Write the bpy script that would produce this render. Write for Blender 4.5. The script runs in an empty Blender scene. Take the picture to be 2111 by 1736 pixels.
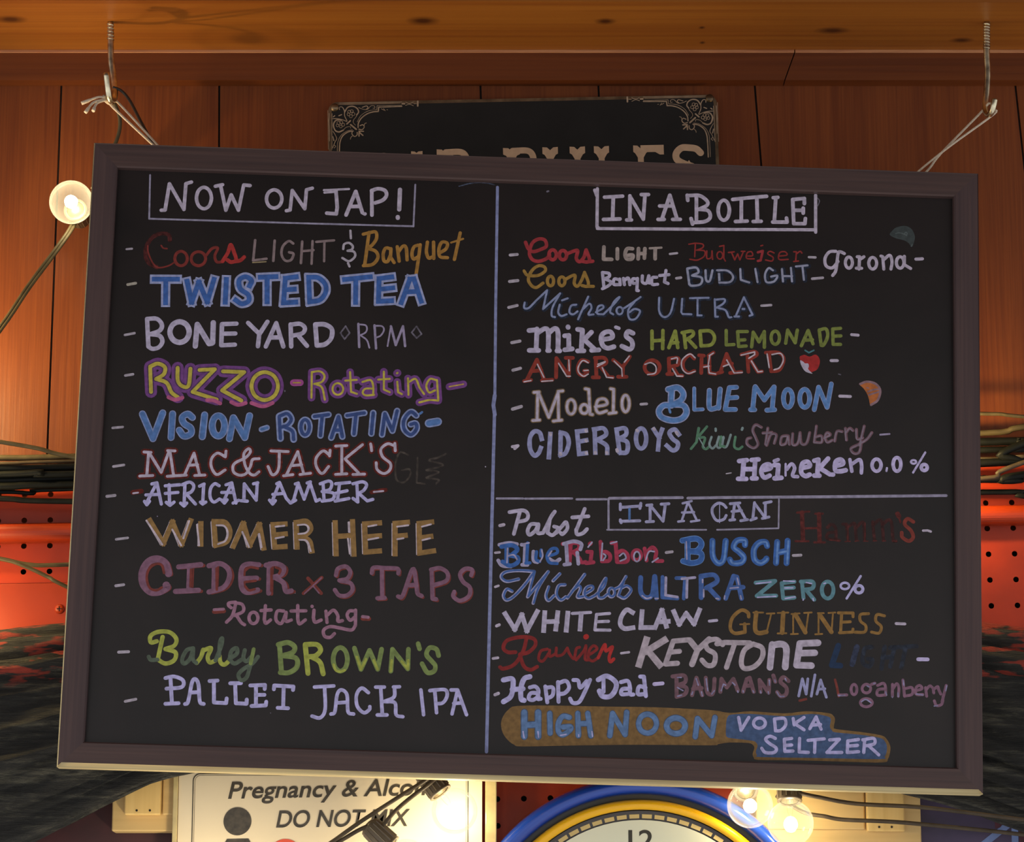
import bpy, bmesh, math, random
from mathutils import Vector, Matrix, noise as mnoise
random.seed(7)
C = bpy.context.scene
COL = C.collection
PI = math.pi

# ------------------------------------------------------------------ camera
CAM_Z = 1.55                      # eye height; the board hangs above it, close to 2.9 m away
FOC = 6000.0                      # focal length in pixels of the 2111 x 1736 frame
PITCH = math.radians(12.3)
cd = bpy.data.cameras.new('camera')
cd.sensor_width = 36.0
cd.sensor_fit = 'HORIZONTAL'
cd.lens = FOC / 2111.0 * 36.0
cd.clip_start = 0.05
cam = bpy.data.objects.new('camera', cd)
cam.location = (0, 0, CAM_Z)
cam.rotation_euler = (PI / 2 + PITCH, 0, 0)
COL.objects.link(cam)
C.camera = cam

# ------------------------------------------------------------------ world, room light, exposure
C.view_settings.view_transform = 'Standard'
C.view_settings.look = 'None'
C.view_settings.exposure = 0.0
C.view_settings.gamma = 1.0
C.view_settings.use_curve_mapping = False
w = bpy.data.worlds.new('bar_room'); C.world = w
w.use_nodes = True
nt = w.node_tree; nt.nodes.clear()
wo = nt.nodes.new('ShaderNodeOutputWorld'); wb = nt.nodes.new('ShaderNodeBackground')
wt = nt.nodes.new('ShaderNodeTexCoord'); ws = nt.nodes.new('ShaderNodeSeparateXYZ')
wm = nt.nodes.new('ShaderNodeMapRange'); wr = nt.nodes.new('ShaderNodeValToRGB')
nt.links.new(wt.outputs['Generated'], ws.inputs[0])
nt.links.new(ws.outputs['Z'], wm.inputs['Value'])
wm.inputs['From Min'].default_value = -1.0; wm.inputs['From Max'].default_value = 1.0
nt.links.new(wm.outputs[0], wr.inputs[0])
e = wr.color_ramp.elements
e[0].position = 0.0; e[0].color = (0.16, 0.14, 0.13, 1)
e[1].position = 1.0; e[1].color = (0.15, 0.15, 0.17, 1)
for pos, col in ((0.40, (0.34, 0.28, 0.26)), (0.48, (1.75, 1.42, 1.34)), (0.545, (1.65, 1.36, 1.32)), (0.61, (0.46, 0.41, 0.42)), (0.72, (0.20, 0.195, 0.21))):
    k = wr.color_ramp.elements.new(pos); k.color = (*col, 1)
wb.inputs['Strength'].default_value = 1.0
nt.links.new(wb.outputs[0], wo.inputs['Surface'])

# ------------------------------------------------------------------ helpers
def lin(c):
    return tuple(((v / 255.0) / 12.92 if v / 255.0 <= 0.04045 else ((v / 255.0 + 0.055) / 1.055) ** 2.4) for v in c)

CP, SP = math.cos(PITCH), math.sin(PITCH)
def at(px, py, Y):
    """survey point: the sight line through (px, py) of the 2111 x 1736 photograph met at depth Y"""
    x, u = (px - 1055.5) / FOC, -(py - 868.0) / FOC
    d = Vector((x, CP - u * SP, SP + u * CP))
    return Vector((0, 0, CAM_Z)) + d * (Y / d.y)

def mat(name, color, rough=0.6, metal=0.0, var=0.0, vscale=200.0, spec=0.5, stretch=(1, 1, 1), bump=0.0, dark=None, alpha=1.0, coat=0.0):
    m = bpy.data.materials.new(name); m.use_nodes = True
    n = m.node_tree.nodes; l = m.node_tree.links
    b = n['Principled BSDF']
    b.inputs['Base Color'].default_value = (*color, 1)
    b.inputs['Roughness'].default_value = rough
    b.inputs['Metallic'].default_value = metal
    b.inputs['Specular IOR Level'].default_value = spec
    b.inputs['Coat Weight'].default_value = coat
    if var > 0 or bump > 0 or alpha < 1:
        tc = n.new('ShaderNodeTexCoord'); mp = n.new('ShaderNodeMapping'); tx = n.new('ShaderNodeTexNoise')
        mp.inputs['Scale'].default_value = stretch
        tx.inputs['Scale'].default_value = vscale; tx.inputs['Detail'].default_value = 4
        l.new(tc.outputs['Object'], mp.inputs[0]); l.new(mp.outputs[0], tx.inputs['Vector'])
        rp = n.new('ShaderNodeValToRGB')
        d = dark if dark else tuple(v * (1 - var) for v in color)
        rp.color_ramp.elements[0].position = 0.3; rp.color_ramp.elements[0].color = (*d, 1)
        rp.color_ramp.elements[1].position = 0.7; rp.color_ramp.elements[1].color = (*[min(1, v * (1 + var * 0.4)) for v in color], 1)
        l.new(tx.outputs['Fac'], rp.inputs[0])
        if var > 0: l.new(rp.outputs[0], b.inputs['Base Color'])
        if bump > 0:
            bp = n.new('ShaderNodeBump'); bp.inputs['Strength'].default_value = bump; bp.inputs['Distance'].default_value = 0.002
            l.new(tx.outputs['Fac'], bp.inputs['Height']); l.new(bp.outputs[0], b.inputs['Normal'])
        if alpha < 1:
            mr = n.new('ShaderNodeMapRange'); mr.inputs['From Min'].default_value = 0.3; mr.inputs['From Max'].default_value = 0.7
            mr.inputs['To Min'].default_value = max(0, alpha - 0.3); mr.inputs['To Max'].default_value = min(1, alpha + 0.3)
            l.new(tx.outputs['Fac'], mr.inputs['Value']); l.new(mr.outputs[0], b.inputs['Alpha'])
    return m

def wood(name, light, dark, axis='z', fine=260.0, along=3.0, rough=0.45, coat=0.0, knots=(), seed=0.0):
    """grain: noise stretched along one axis, broad figure plus fine pores"""
    m = bpy.data.materials.new(name); m.use_nodes = True
    n = m.node_tree.nodes; l = m.node_tree.links
    b = n['Principled BSDF']; b.inputs['Roughness'].default_value = rough; b.inputs['Specular IOR Level'].default_value = 0.3; b.inputs['Coat Weight'].default_value = coat; b.inputs['Coat Roughness'].default_value = 0.25
    tc = n.new('ShaderNodeTexCoord')
    def nz(scale_across, scale_along, detail):
        mp = n.new('ShaderNodeMapping')
        s = [scale_across] * 3; s['xyz'.index(axis)] = scale_along
        mp.inputs['Scale'].default_value = s; mp.inputs['Location'].default_value = (seed, seed * 1.7, seed * 0.6)
        t = n.new('ShaderNodeTexNoise'); t.inputs['Scale'].default_value = 1.0; t.inputs['Detail'].default_value = detail
        t.inputs['Distortion'].default_value = 0.3
        l.new(tc.outputs['Object'], mp.inputs[0]); l.new(mp.outputs[0], t.inputs['Vector'])
        return t
    a = nz(fine, along, 3); c = nz(fine / 8, along / 3, 4)
    mx = n.new('ShaderNodeMix'); mx.data_type = 'FLOAT'; mx.inputs[0].default_value = 0.5
    l.new(a.outputs['Fac'], mx.inputs[2]); l.new(c.outputs['Fac'], mx.inputs[3])
    rp = n.new('ShaderNodeValToRGB')
    rp.color_ramp.elements[0].position = 0.36; rp.color_ramp.elements[0].color = (*dark, 1)
    rp.color_ramp.elements[1].position = 0.62; rp.color_ramp.elements[1].color = (*light, 1)
    l.new(mx.outputs[0], rp.inputs[0])
    last = rp.outputs[0]
    for (kx, ky, kz, rx, ry) in knots:
        mp = n.new('ShaderNodeMapping'); mp.vector_type = 'POINT'
        mp.inputs['Location'].default_value = (-kx / rx, -ky / ry, 0); mp.inputs['Scale'].default_value = (1 / rx, 1 / ry, 0)
        ln = n.new('ShaderNodeVectorMath'); ln.operation = 'LENGTH'
        l.new(tc.outputs['Object'], mp.inputs[0]); l.new(mp.outputs[0], ln.inputs[0])
        r2 = n.new('ShaderNodeValToRGB')
        r2.color_ramp.elements[0].position = 0.25; r2.color_ramp.elements[0].color = (1, 1, 1, 1)
        r2.color_ramp.elements[1].position = 1.0; r2.color_ramp.elements[1].color = (0, 0, 0, 1)
        l.new(ln.outputs['Value'], r2.inputs[0])
        m2 = n.new('ShaderNodeMix'); m2.data_type = 'RGBA'
        l.new(r2.outputs[0], m2.inputs[0]); l.new(last, m2.inputs[6]); m2.inputs[7].default_value = (dark[0] * 0.30, dark[1] * 0.28, dark[2] * 0.3, 1)
        last = m2.outputs[2]
    l.new(last, b.inputs['Base Color'])
    bp = n.new('ShaderNodeBump'); bp.inputs['Strength'].default_value = 0.15; bp.inputs['Distance'].default_value = 0.001
    l.new(a.outputs['Fac'], bp.inputs['Height']); l.new(bp.outputs[0], b.inputs['Normal'])
    return m

class MB:
    """collects verts and faces, then links them as ONE mesh object"""
    def __init__(s): s.v = []; s.f = []; s.mi = []; s.sm = []; s.mats = []
    def slot(s, m):
        if m not in s.mats: s.mats.append(m)
        return s.mats.index(m)
    def add(s, vs, fs, m=None, smooth=False):
        o = len(s.v); s.v += [tuple(v) for v in vs]
        i = s.slot(m) if m else 0
        for f in fs: s.f.append(tuple(o + j for j in f)); s.mi.append(i); s.sm.append(smooth)
    def box(s, a, b, m=None):
        x0, y0, z0 = a; x1, y1, z1 = b
        vs = [(x, y, z) for x in (x0, x1) for y in (y0, y1) for z in (z0, z1)]
        s.add(vs, [(0, 1, 3, 2), (4, 6, 7, 5), (0, 4, 5, 1), (2, 3, 7, 6), (0, 2, 6, 4), (1, 5, 7, 3)], m)
    def prism(s, poly, d, m=None, mside=None):
        """poly: 3-D outline; d: extrusion vector"""
        n = len(poly); d = Vector(d)
        vs = [Vector(p) for p in poly] + [Vector(p) + d for p in poly]
        s.add(vs, [tuple(range(n))], m); s.add(vs, [tuple(range(2 * n - 1, n - 1, -1))], m)
        s.add(vs, [(i, i + n, (i + 1) % n + n, (i + 1) % n) for i in range(n)], mside or m)
    def tube(s, pts, r, m=None, n=10, caps=True, flat=1.0, smooth=True):
        pts = [Vector(p) for p in pts]; k = len(pts)
        rs = r if isinstance(r, (list, tuple)) else [r] * k
        t0 = (pts[1] - pts[0]).normalized()
        up = Vector((0, 1, 0)) if abs(t0.y) < 0.9 else Vector((1, 0, 0))
        vs = []
        for i, p in enumerate(pts):
            t = (pts[min(i + 1, k - 1)] - pts[max(i - 1, 0)]).normalized()
            a = (up - t * up.dot(t)).normalized(); b2 = t.cross(a); up = a
            for j in range(n):
                q = 2 * PI * j / n
                vs.append(p + (a * math.cos(q) * flat + b2 * math.sin(q)) * rs[i])
        fs = [(i * n + j, i * n + (j + 1) % n, (i + 1) * n + (j + 1) % n, (i + 1) * n + j) for i in range(k - 1) for j in range(n)]
        s.add(vs, fs, m, smooth)
        if caps:
            s.add(vs, [tuple(range(n - 1, -1, -1)), tuple(range((k - 1) * n, k * n))], m)
    def lathe(s, prof, M=None, m=None, n=28, smooth=True):
        """prof: (radius, z) pairs turned about local z; M places it"""
        M = M or Matrix(); vs = []
        for (r, z) in prof:
            for j in range(n):
                q = 2 * PI * j / n
                vs.append(M @ Vector((r * math.cos(q), r * math.sin(q), z)))
        k = len(prof)
        fs = [(i * n + j, i * n + (j + 1) % n, (i + 1) * n + (j + 1) % n, (i + 1) * n + j) for i in range(k - 1) for j in range(n)]
        s.add(vs, fs, m, smooth)
    def build(s, name, m=None, parent=None, fix=True):
        me = bpy.data.meshes.new(name); me.from_pydata(s.v, [], s.f)
        for mm in ([m] if m and not s.mats else s.mats): me.materials.append(mm)
        me.polygons.foreach_set('material_index', s.mi); me.polygons.foreach_set('use_smooth', s.sm)
        if fix:
            b = bmesh.new(); b.from_mesh(me); bmesh.ops.remove_doubles(b, verts=b.verts, dist=1e-6)
            bmesh.ops.recalc_face_normals(b, faces=b.faces); b.to_mesh(me); b.free()
        o = bpy.data.objects.new(name, me); COL.objects.link(o)
        if parent: o.parent = parent
        return o

def empty(name, loc=(0, 0, 0), M=None):
    o = bpy.data.objects.new(name, None); o.empty_display_size = 0.02; COL.objects.link(o)
    if M is not None: o.matrix_world = M
    else: o.location = loc
    return o
def tag(o, label=None, cat=None, group=None, kind=None):
    if label: o['label'] = label
    if cat: o['category'] = cat
    if group: o['group'] = group
    if kind: o['kind'] = kind
    return o
def bevel(o, w, seg=2):
    md = o.modifiers.new('bevel', 'BEVEL'); md.width = w; md.segments = seg; md.limit_method = 'ANGLE'; md.angle_limit = math.radians(40)
    return o
def smooth_path(P, sub=6, closed=False):
    P = [Vector(p) for p in P]; n = len(P); out = []
    for i in range(n if closed else n - 1):
        p1, p2 = P[i], P[(i + 1) % n]
        p0 = P[(i - 1) % n] if closed or i > 0 else p1 * 2 - p2
        p3 = P[(i + 2) % n] if closed or i + 2 < n else p2 * 2 - p1
        for j in range(sub):
            t = j / sub
            out.append(0.5 * ((2 * p1) + (p2 - p0) * t + (2 * p0 - 5 * p1 + 4 * p2 - p3) * t * t + (3 * p1 - p0 - 3 * p2 + p3) * t ** 3))
    if not closed: out.append(P[-1])
    return out

STEP = [0.0]
def ribbon(mb, pts, wd, z, m, closed=False, wob=0.07, cap=6, square=False):
    """a brush stroke lying in the local xy plane at height z, round at both ends"""
    P = []
    for p in pts:
        q = Vector((p[0], p[1]))
        if not P or (q - P[-1]).length > wd * 0.04: P.append(q)
    if closed and len(P) > 2 and (P[0] - P[-1]).length < wd * 0.04: P.pop()
    if len(P) < 2: P = [P[0], P[0] + Vector((wd * 0.05, 0))]
    runs = [[P[0]]]                       # split at sharp corners
    n = len(P)
    if closed: runs = [P + [P[0], P[1]]]
    else:
        for i in range(1, n - 1):
            runs[-1].append(P[i])
            a, b = (P[i] - P[i - 1]).normalized(), (P[i + 1] - P[i]).normalized()
            if a.dot(b) < 0.55: runs.append([P[i]])
        runs[-1].append(P[-1])
    sx = random.uniform(0, 50)
    for R in runs:
        k = len(R); L = []; Rr = []
        for i, p in enumerate(R):
            t = (R[min(i + 1, k - 1)] - R[max(i - 1, 0)])
            if closed and i == 0: t = R[1] - R[k - 3]
            if closed and i == k - 1: t = R[2] - R[k - 2] if k > 3 else t
            t = t.normalized() if t.length > 0 else Vector((1, 0))
            nn = Vector((-t.y, t.x))
            h = wd / 2 * (1 + wob * mnoise.noise(Vector((p.x * 160 + sx, p.y * 160, 1.3))))
            L.append(p + nn * h); Rr.append(p - nn * h)
        if closed: L = L[:-1]; Rr = Rr[:-1]; k -= 1
        zz = [z + STEP[0] + 3.5e-7 * i for i in range(k)]
        vs = [(q.x, q.y, e_) for q, e_ in zip(L, zz)] + [(q.x, q.y, e_) for q, e_ in zip(Rr, zz)]
        STEP[0] += 3.5e-7 * k + 3e-6
        mb.add(vs, [(i, i + k, i + 1 + k, i + 1) for i in range(k - 1)], m)
        if not closed:
            for end, d in ((0, R[0] - R[1]), (k - 1, R[-1] - R[-2])):
                d = d.normalized()
                if square:
                    nn = Vector((-d.y, d.x)); p0, p1 = (L[end], Rr[end]); e2 = d * wd * 0.46; ze = zz[end]
                    mb.add([(p0.x, p0.y, ze), (p1.x, p1.y, ze), (p1.x + e2.x, p1.y + e2.y, ze), (p0.x + e2.x, p0.y + e2.y, ze)], [(0, 1, 2, 3)], m)
                    continue
                c0 = R[end]; ze = zz[end]; a0 = math.atan2(d.y, d.x); h = wd / 2
                arc = [(c0.x + h * math.cos(a0 + q), c0.y + h * math.sin(a0 + q), ze) for q in [PI / 2 - PI * j / cap for j in range(cap + 1)]]
                mb.add(arc + [(c0.x, c0.y, ze)], [tuple([cap + 1] + list(range(cap, -1, -1)))], m)

def fill(mb, pts, z, m):
    from mathutils.geometry import tessellate_polygon
    P = [Vector((p[0], p[1], z + STEP[0])) for p in pts]; STEP[0] += 6e-6
    mb.add(P, [tuple(t) for t in tessellate_polygon([P])], m)
# ------------------------------------------------------------------ materials
K_INK = 1.32
M = {}
M['mahogany'] = wood('mahogany_panelling', (0.172, 0.042, 0.0072), (0.118, 0.025, 0.0046), 'z', 420, 9, 0.45, 0.0)
M['mahogany2'] = wood('mahogany_panelling_b', (0.186, 0.046, 0.0085), (0.126, 0.0272, 0.0052), 'z', 420, 9, 0.45, 0.0, seed=3.1)
M['groove'] = mat('groove_dark', (0.012, 0.006, 0.004), 0.8)
M['raw_lip'] = wood('raw_pale_wood_edge', (0.62, 0.30, 0.14), (0.42, 0.17, 0.08), 'x', 420, 22, 0.7)
M['trim_wood'] = wood('stained_trim_wood', (0.150, 0.037, 0.0065), (0.100, 0.0225, 0.0042), 'x', 160, 3, 0.45, 0.0, seed=5.0)
M['dark_fascia'] = wood('dark_fascia_wood', (0.060, 0.024, 0.012), (0.035, 0.014, 0.008), 'x', 160, 3, 0.5)
M['frame_brown'] = wood('walnut_stained_frame', (0.086, 0.048, 0.042), (0.052, 0.031, 0.030), 'x', 260, 5, 0.42)
M['frame_brown_v'] = wood('walnut_stained_frame_upright', (0.084, 0.048, 0.045), (0.051, 0.031, 0.033), 'y', 260, 5, 0.42)
M['raw_pine'] = wood('raw_pine_edge', (0.62, 0.50, 0.27), (0.50, 0.38, 0.19), 'x', 300, 12, 0.6)
M['pine'] = wood('pale_pine', (0.78, 0.53, 0.20), (0.64, 0.40, 0.13), 'z', 120, 4, 0.5)
M['pine_x'] = wood('pale_pine_level', (0.66, 0.45, 0.19), (0.55, 0.36, 0.14), 'x', 120, 4, 0.5)
M['red_paint'] = mat('red_enamel', (0.40, 0.034, 0.0065), 0.4, var=0.25, vscale=14, spec=0.35)
M['red_paint2'] = mat('red_enamel_smooth', (0.42, 0.040, 0.0065), 0.4, var=0.18, vscale=9, spec=0.35)
M['cable_black'] = mat('black_rubber', (0.0085, 0.0095, 0.0085), 0.5, spec=0.12, var=0.4, vscale=60)
M['cable_olive'] = mat('olive_cord', (0.085, 0.066, 0.034), 0.5, spec=0.2, var=0.3, vscale=80)
M['cable_brown'] = mat('brown_cord', (0.070, 0.050, 0.032), 0.5, spec=0.2, var=0.3, vscale=80)
M['socket'] = mat('brown_plastic', (0.105, 0.080, 0.055), 0.4, var=0.2, vscale=90)
M['brass'] = mat('bulb_cap_metal', (0.65, 0.58, 0.45), 0.3, 1.0)
M['steel'] = mat('zinc_hook', (0.78, 0.72, 0.52), 0.28, 1.0, var=0.5, vscale=90, dark=(0.30, 0.22, 0.15))
M['twine'] = mat('cotton_twine', (0.62, 0.50, 0.38), 0.9, var=0.2, vscale=500)
M['wire_black'] = mat('black_wire', (0.02, 0.016, 0.014), 0.5)
M['plate_black'] = mat('black_tin_plate', (0.0075, 0.0072, 0.008), 0.5, var=0.3, vscale=30, spec=0.3)
M['plate_bone'] = mat('printed_bone_ink', (0.52, 0.36, 0.25), 0.55, var=0.12, vscale=120)
M['plate_orn'] = mat('printed_scroll_ink', (0.36, 0.26, 0.18), 0.5, var=0.3, vscale=160)
M['plate_edge'] = mat('tarnished_tin_edge', (0.20, 0.14, 0.085), 0.35, 0.8, var=0.6, vscale=60)
M['sign_cream'] = mat('white_sign_plastic', (0.72, 0.60, 0.42), 0.35, var=0.05, vscale=8)
M['sign_ink'] = mat('sign_grey_ink', (0.060, 0.048, 0.034), 0.35, var=0.5, vscale=160)
M['sign_red'] = mat('sign_red_ink', (0.62, 0.075, 0.035), 0.4)
M['acrylic_edge'] = mat('acrylic_holder_edge', (0.55, 0.43, 0.20), 0.12, var=0.3, vscale=40)
M['clock_blue'] = mat('blue_clock_shell', (0.012, 0.055, 0.36), 0.24, coat=0.3)
M['clock_yellow'] = mat('yellow_neon_ring', (0.95, 0.50, 0.002), 0.3)
M['clock_dark'] = mat('clock_dark_channel', (0.055, 0.045, 0.028), 0.35)
M['clock_dial'] = mat('clock_dial', (0.80, 0.80, 0.62), 0.5)
M['clock_track'] = mat('clock_minute_track', (0.060, 0.055, 0.060), 0.5)
M['clock_tick'] = mat('clock_tick_ink', (0.66, 0.50, 0.20), 0.5)
M['clock_ink'] = mat('clock_numeral_ink', (0.035, 0.032, 0.018), 0.5)
M['purple'] = mat('purple_poster', (0.060, 0.042, 0.095), 0.5, var=0.55, vscale=9, stretch=(1, 1, 3))
M['poster_blue'] = mat('poster_pale_blue', (0.14, 0.20, 0.42), 0.5, var=0.3, vscale=60)
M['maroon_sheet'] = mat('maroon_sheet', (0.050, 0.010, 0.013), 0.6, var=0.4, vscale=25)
M['poster_maroon'] = mat('poster_maroon', (0.075, 0.018, 0.032), 0.5, var=0.5, vscale=70)

def glass(name, milk, tint=(1, 1, 1)):
    m = bpy.data.materials.new(name); m.use_nodes = True
    n = m.node_tree.nodes; l = m.node_tree.links; n.clear()
    o = n.new('ShaderNodeOutputMaterial'); tr = n.new('ShaderNodeBsdfTransparent'); gl = n.new('ShaderNodeBsdfGlossy'); tl = n.new('ShaderNodeBsdfTranslucent'); df = n.new('ShaderNodeBsdfDiffuse')
    tr.inputs[0].default_value = (*tint, 1); gl.inputs['Roughness'].default_value = 0.03
    df.inputs[0].default_value = (0.85, 0.84, 0.76, 1); tl.inputs[0].default_value = (0.9, 0.88, 0.78, 1)
    fr = n.new('ShaderNodeFresnel'); fr.inputs['IOR'].default_value = 1.2
    lw = n.new('ShaderNodeLayerWeight'); lw.inputs['Blend'].default_value = 0.35
    md = n.new('ShaderNodeMixShader'); md.inputs[0].default_value = 0.5
    l.new(df.outputs[0], md.inputs[1]); l.new(tl.outputs[0], md.inputs[2])
    mk = n.new('ShaderNodeMath'); mk.operation = 'MULTIPLY_ADD'; mk.inputs[1].default_value = milk * 1.2; mk.inputs[2].default_value = milk * 0.5
    l.new(lw.outputs['Facing'], mk.inputs[0])
    m1 = n.new('ShaderNodeMixShader'); l.new(mk.outputs[0], m1.inputs[0]); l.new(tr.outputs[0], m1.inputs[1]); l.new(md.outputs[0], m1.inputs[2])
    ff = n.new('ShaderNodeMath'); ff.operation = 'MULTIPLY'; ff.inputs[1].default_value = 0.4; l.new(fr.outputs[0], ff.inputs[0])
    m2 = n.new('ShaderNodeMixShader'); l.new(ff.outputs[0], m2.inputs[0]); l.new(m1.outputs[0], m2.inputs[1]); l.new(gl.outputs[0], m2.inputs[2])
    l.new(m2.outputs[0], o.inputs[0])
    return m
M['glass_clear'] = glass('clear_bulb_glass', 0.0)
M['glass_milky'] = glass('hazy_bulb_glass', 0.07)
M['clock_glass'] = glass('clock_front_glass', 0.0)
def glow(name, col, s):
    m = bpy.data.materials.new(name); m.use_nodes = True
    n = m.node_tree.nodes; l = m.node_tree.links; n.clear()
    o = n.new('ShaderNodeOutputMaterial'); e = n.new('ShaderNodeEmission'); e.inputs[0].default_value = (*col, 1); e.inputs[1].default_value = s
    l.new(e.outputs[0], o.inputs[0]); return m
def filament(s):
    k = 'filament_%d' % s
    if k not in M: M[k] = glow('lit_' + k, (1.0, 0.72, 0.30) if s > 400 else (1.0, 0.84, 0.52), float(s))
    return M[k]

# ------------------------------------------------------------------ the setting: panelled wall, soffit, trims, ceiling
YW, YT = 3.06, 3.04
ZS = at(1055, 103, YT).z           # underside of the soffit board
ZT = at(1055, 165, YT).z           # lower edge of the trim against the wall
ZB = at(1055, 1130, YW).z          # the panelling runs down behind the cables and the red panel
def edge_x(px, slope, z):
    zt = at(1055, 165, YW).z
    p = at(px, 165, YW); sc = (at(1055, 165, YW) - at(1056, 165, YW)).length
    return p.x + slope * (zt - z) * 1.0
GR = [(-900, 0), (-420, 0), (127, -0.004), (452, 0.018), (990, 0.035), (1233, 0.04), (1555, 0.06), (2092, 0.068), (2560, 0.07), (3050, 0.07)]
wb_ = MB()
for i in range(len(GR) - 1):
    (a, sa), (b, sb) = GR[i], GR[i + 1]
    g = 0.0011
    zt, zb = ZS + 0.02, ZB
    mm = M['mahogany'] if i % 2 else M['mahogany2']
    f = [(edge_x(a, sa, zt) + g, YW, zt), (edge_x(b, sb, zt) - g, YW, zt), (edge_x(b, sb, zb) - g, YW, zb), (edge_x(a, sa, zb) + g, YW, zb)]
    wb_.prism(f, (0, 0.012, 0), mm)
wb_.box((-1.1, YW + 0.004, -0.1 + CAM_Z), (1.1, YW + 0.02, ZS + 0.02), M['groove'])
tag(wb_.build('wall_back'), kind='structure')

SX0, SX1 = -1.1, 1.1
def atz(px, py, z):
    p = at(px, py, 1.0); d = p - Vector((0, 0, CAM_Z)); t = (z - CAM_Z) / d.z
    return Vector((0, 0, CAM_Z)) + d * t
kn = []
for (px, py, rx, ry) in [(872, 43, 40, 11), (1248, 44, 26, 8), (1716, 63, 42, 9), (1982, 83, 30, 7), (22, 40, 40, 10), (1447, 57, 9, 4), (1448, 88, 8, 4)]:
    p = atz(px, py, ZS); kn.append((p.x, p.y, 0, rx / 1990.0, ry / 1990.0 / 0.35))
M['soffit_wood'] = wood('amber_pine_soffit', (0.32, 0.105, 0.0115), (0.22, 0.058, 0.0065), 'x', 130, 2.2, 0.42, 0.1, knots=kn, seed=1.3)
FL, FR = atz(-100, -2, ZS).y, atz(2200, 7, ZS).y
sf = MB()
sf.prism([(SX0, FL, ZS), (SX1, FR, ZS), (SX1, YW + 0.02, ZS), (SX0, YW + 0.02, ZS)], (0, 0, 0.02), M['soffit_wood'])
tag(sf.build('trim_1'), kind='structure')
fa = MB(); fa.prism([(SX0, FL, ZS + 0.0205), (SX1, FR, ZS + 0.0205), (SX1, FR + 0.02, ZS + 0.0205), (SX0, FL + 0.02, ZS + 0.0205)], (0, 0, 0.12), M['dark_fascia'])
tag(fa.build('trim_2'), kind='structure')
# the trim strip under the soffit: two lengths meeting in a slanted scarf joint, each with a raw upper edge
jx_t, jx_b = at(1638, 103, YT).x, at(1618, 165, YT).x
gz = 0.0034
for nm, xa_t, xa_b, xb_t, xb_b in (('trim_3', SX0, SX0, jx_t - 0.0006, jx_b - 0.0006), ('trim_4', jx_t + 0.0006, jx_b + 0.0006, SX1, SX1)):
    t = MB()
    t.prism([(xa_t, YT, ZS - gz), (xb_t, YT, ZS - gz), (xb_b, YT, ZT), (xa_b, YT, ZT)], (0, YW - YT - 0.0005, 0), M['trim_wood'])
    t.prism([(xa_t, YT - 0.002, ZS - gz), (xb_t, YT - 0.002, ZS - gz), (xb_t, YT - 0.0012, ZS - 0.0002), (xa_t, YT - 0.0012, ZS - 0.0002)], (0, 0.008, 0), M['raw_lip'])
    tag(t.build(nm), kind='structure')
ce = MB(); ce.box((SX0, -0.8, ZS + 0.1405), (SX1, YW + 0.02, ZS + 0.16), M['dark_fascia'])
tag(ce.build('ceiling'), kind='structure')

# ------------------------------------------------------------------ red perforated metal panel with a rolled rail
YP = 3.040
pr = empty('perforated_panel', at(1055, 1330, YP))
tag(pr, 'red enamelled perforated metal panel with a rolled rail, on the wall below the panelling', 'metal panel')
org = pr.location.copy()
tl = math.atan(0.0185)             # the panel hangs a degree out of level
ca, sa_ = math.cos(tl), math.sin(tl)
def pl(px, py, Y=YP):
    """panel frame: x along the rows of holes, z across them"""
    q = at(px, py, Y) - org
    return (q.x * ca + q.z * sa_, -q.x * sa_ + q.z * ca)
pr.rotation_euler = (0, -tl, 0)
h0 = pl(50, 1073); h1 = pl(105, 1073); pitch = 0.0276
pm = MB(); R = 0.0031; NN = 12
nx0 = -int((h0[0] + 0.62) / pitch); nx = 46
for ix in range(-4, 44):
    for iz in range(0, 17):
        cx, cz = h0[0] + ix * pitch, h0[1] - (iz - 1) * pitch
        hx, hz = pitch / 2, pitch / 2
        skip = (iz >= 4 and ix < 18)
        sq = []; ci = []
        for j in range(NN):
            a = 2 * PI * (j + 0.5) / NN
            c, s = math.cos(a), math.sin(a); k = 1 / max(abs(c), abs(s))
            sq.append((cx + hx * c * k, 0, cz + hz * s * k)); ci.append((cx + R * c, 0, cz + R * s))
        cr = []
        pts = [(cx + sx * hx, 0, cz + sz * hz) for sx, sz in ((1, 1), (-1, 1), (-1, -1), (1, -1))]
        if skip:
            pm.add(pts, [(0, 1, 2, 3)], M['red_paint']); continue
        deep = [(x, 0.0014, z) for x, y, z in ci]
        vs = ci + deep + pts
        per = NN // 4; f = []
        n0 = 2 * NN
        # a fan from each corner to a quarter of the rim, plus side triangles between corners
        for q in range(4):
            base = q * per
            for j in range(base, base + per - 1): f.append((n0 + q, j, (j + 1) % NN))
            f.append((n0 + q, base + per - 1, (base + per) % NN, n0 + (q + 1) % 4))
        pm.add(vs, f, M['red_paint'])
        pm.add(vs, [(j, (j + 1) % NN, NN + (j + 1) % NN, NN + j) for j in range(NN)], M['red_paint'], True)
sheet = pm.build('sheet', parent=pr)
ra = MB(); zc = (pl(0, 1103)[1]); rr = 0.0098
prof = [(YP - org.y - 0.022 + 0.010 - rr * math.cos(q), rr * math.sin(q)) for q in [PI / 2 - PI * j / 12 for j in range(13)]]
x0, x1 = pl(-260, 1103)[0], pl(2400, 1068)[0]
poly = [(0, zc + rr)] + [(y, zc + z) for y, z in prof] + [(0, zc - rr)]
ra.prism([(x0, y, z) for y, z in poly], (x1 - x0, 0, 0), M['red_paint2'])
rail = ra.build('rail', parent=pr)
for p_ in rail.data.polygons: p_.use_smooth = False
bo = MB(); bz0, bz1 = pl(60, 1204)[1], pl(60, 1345)[1]
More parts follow.
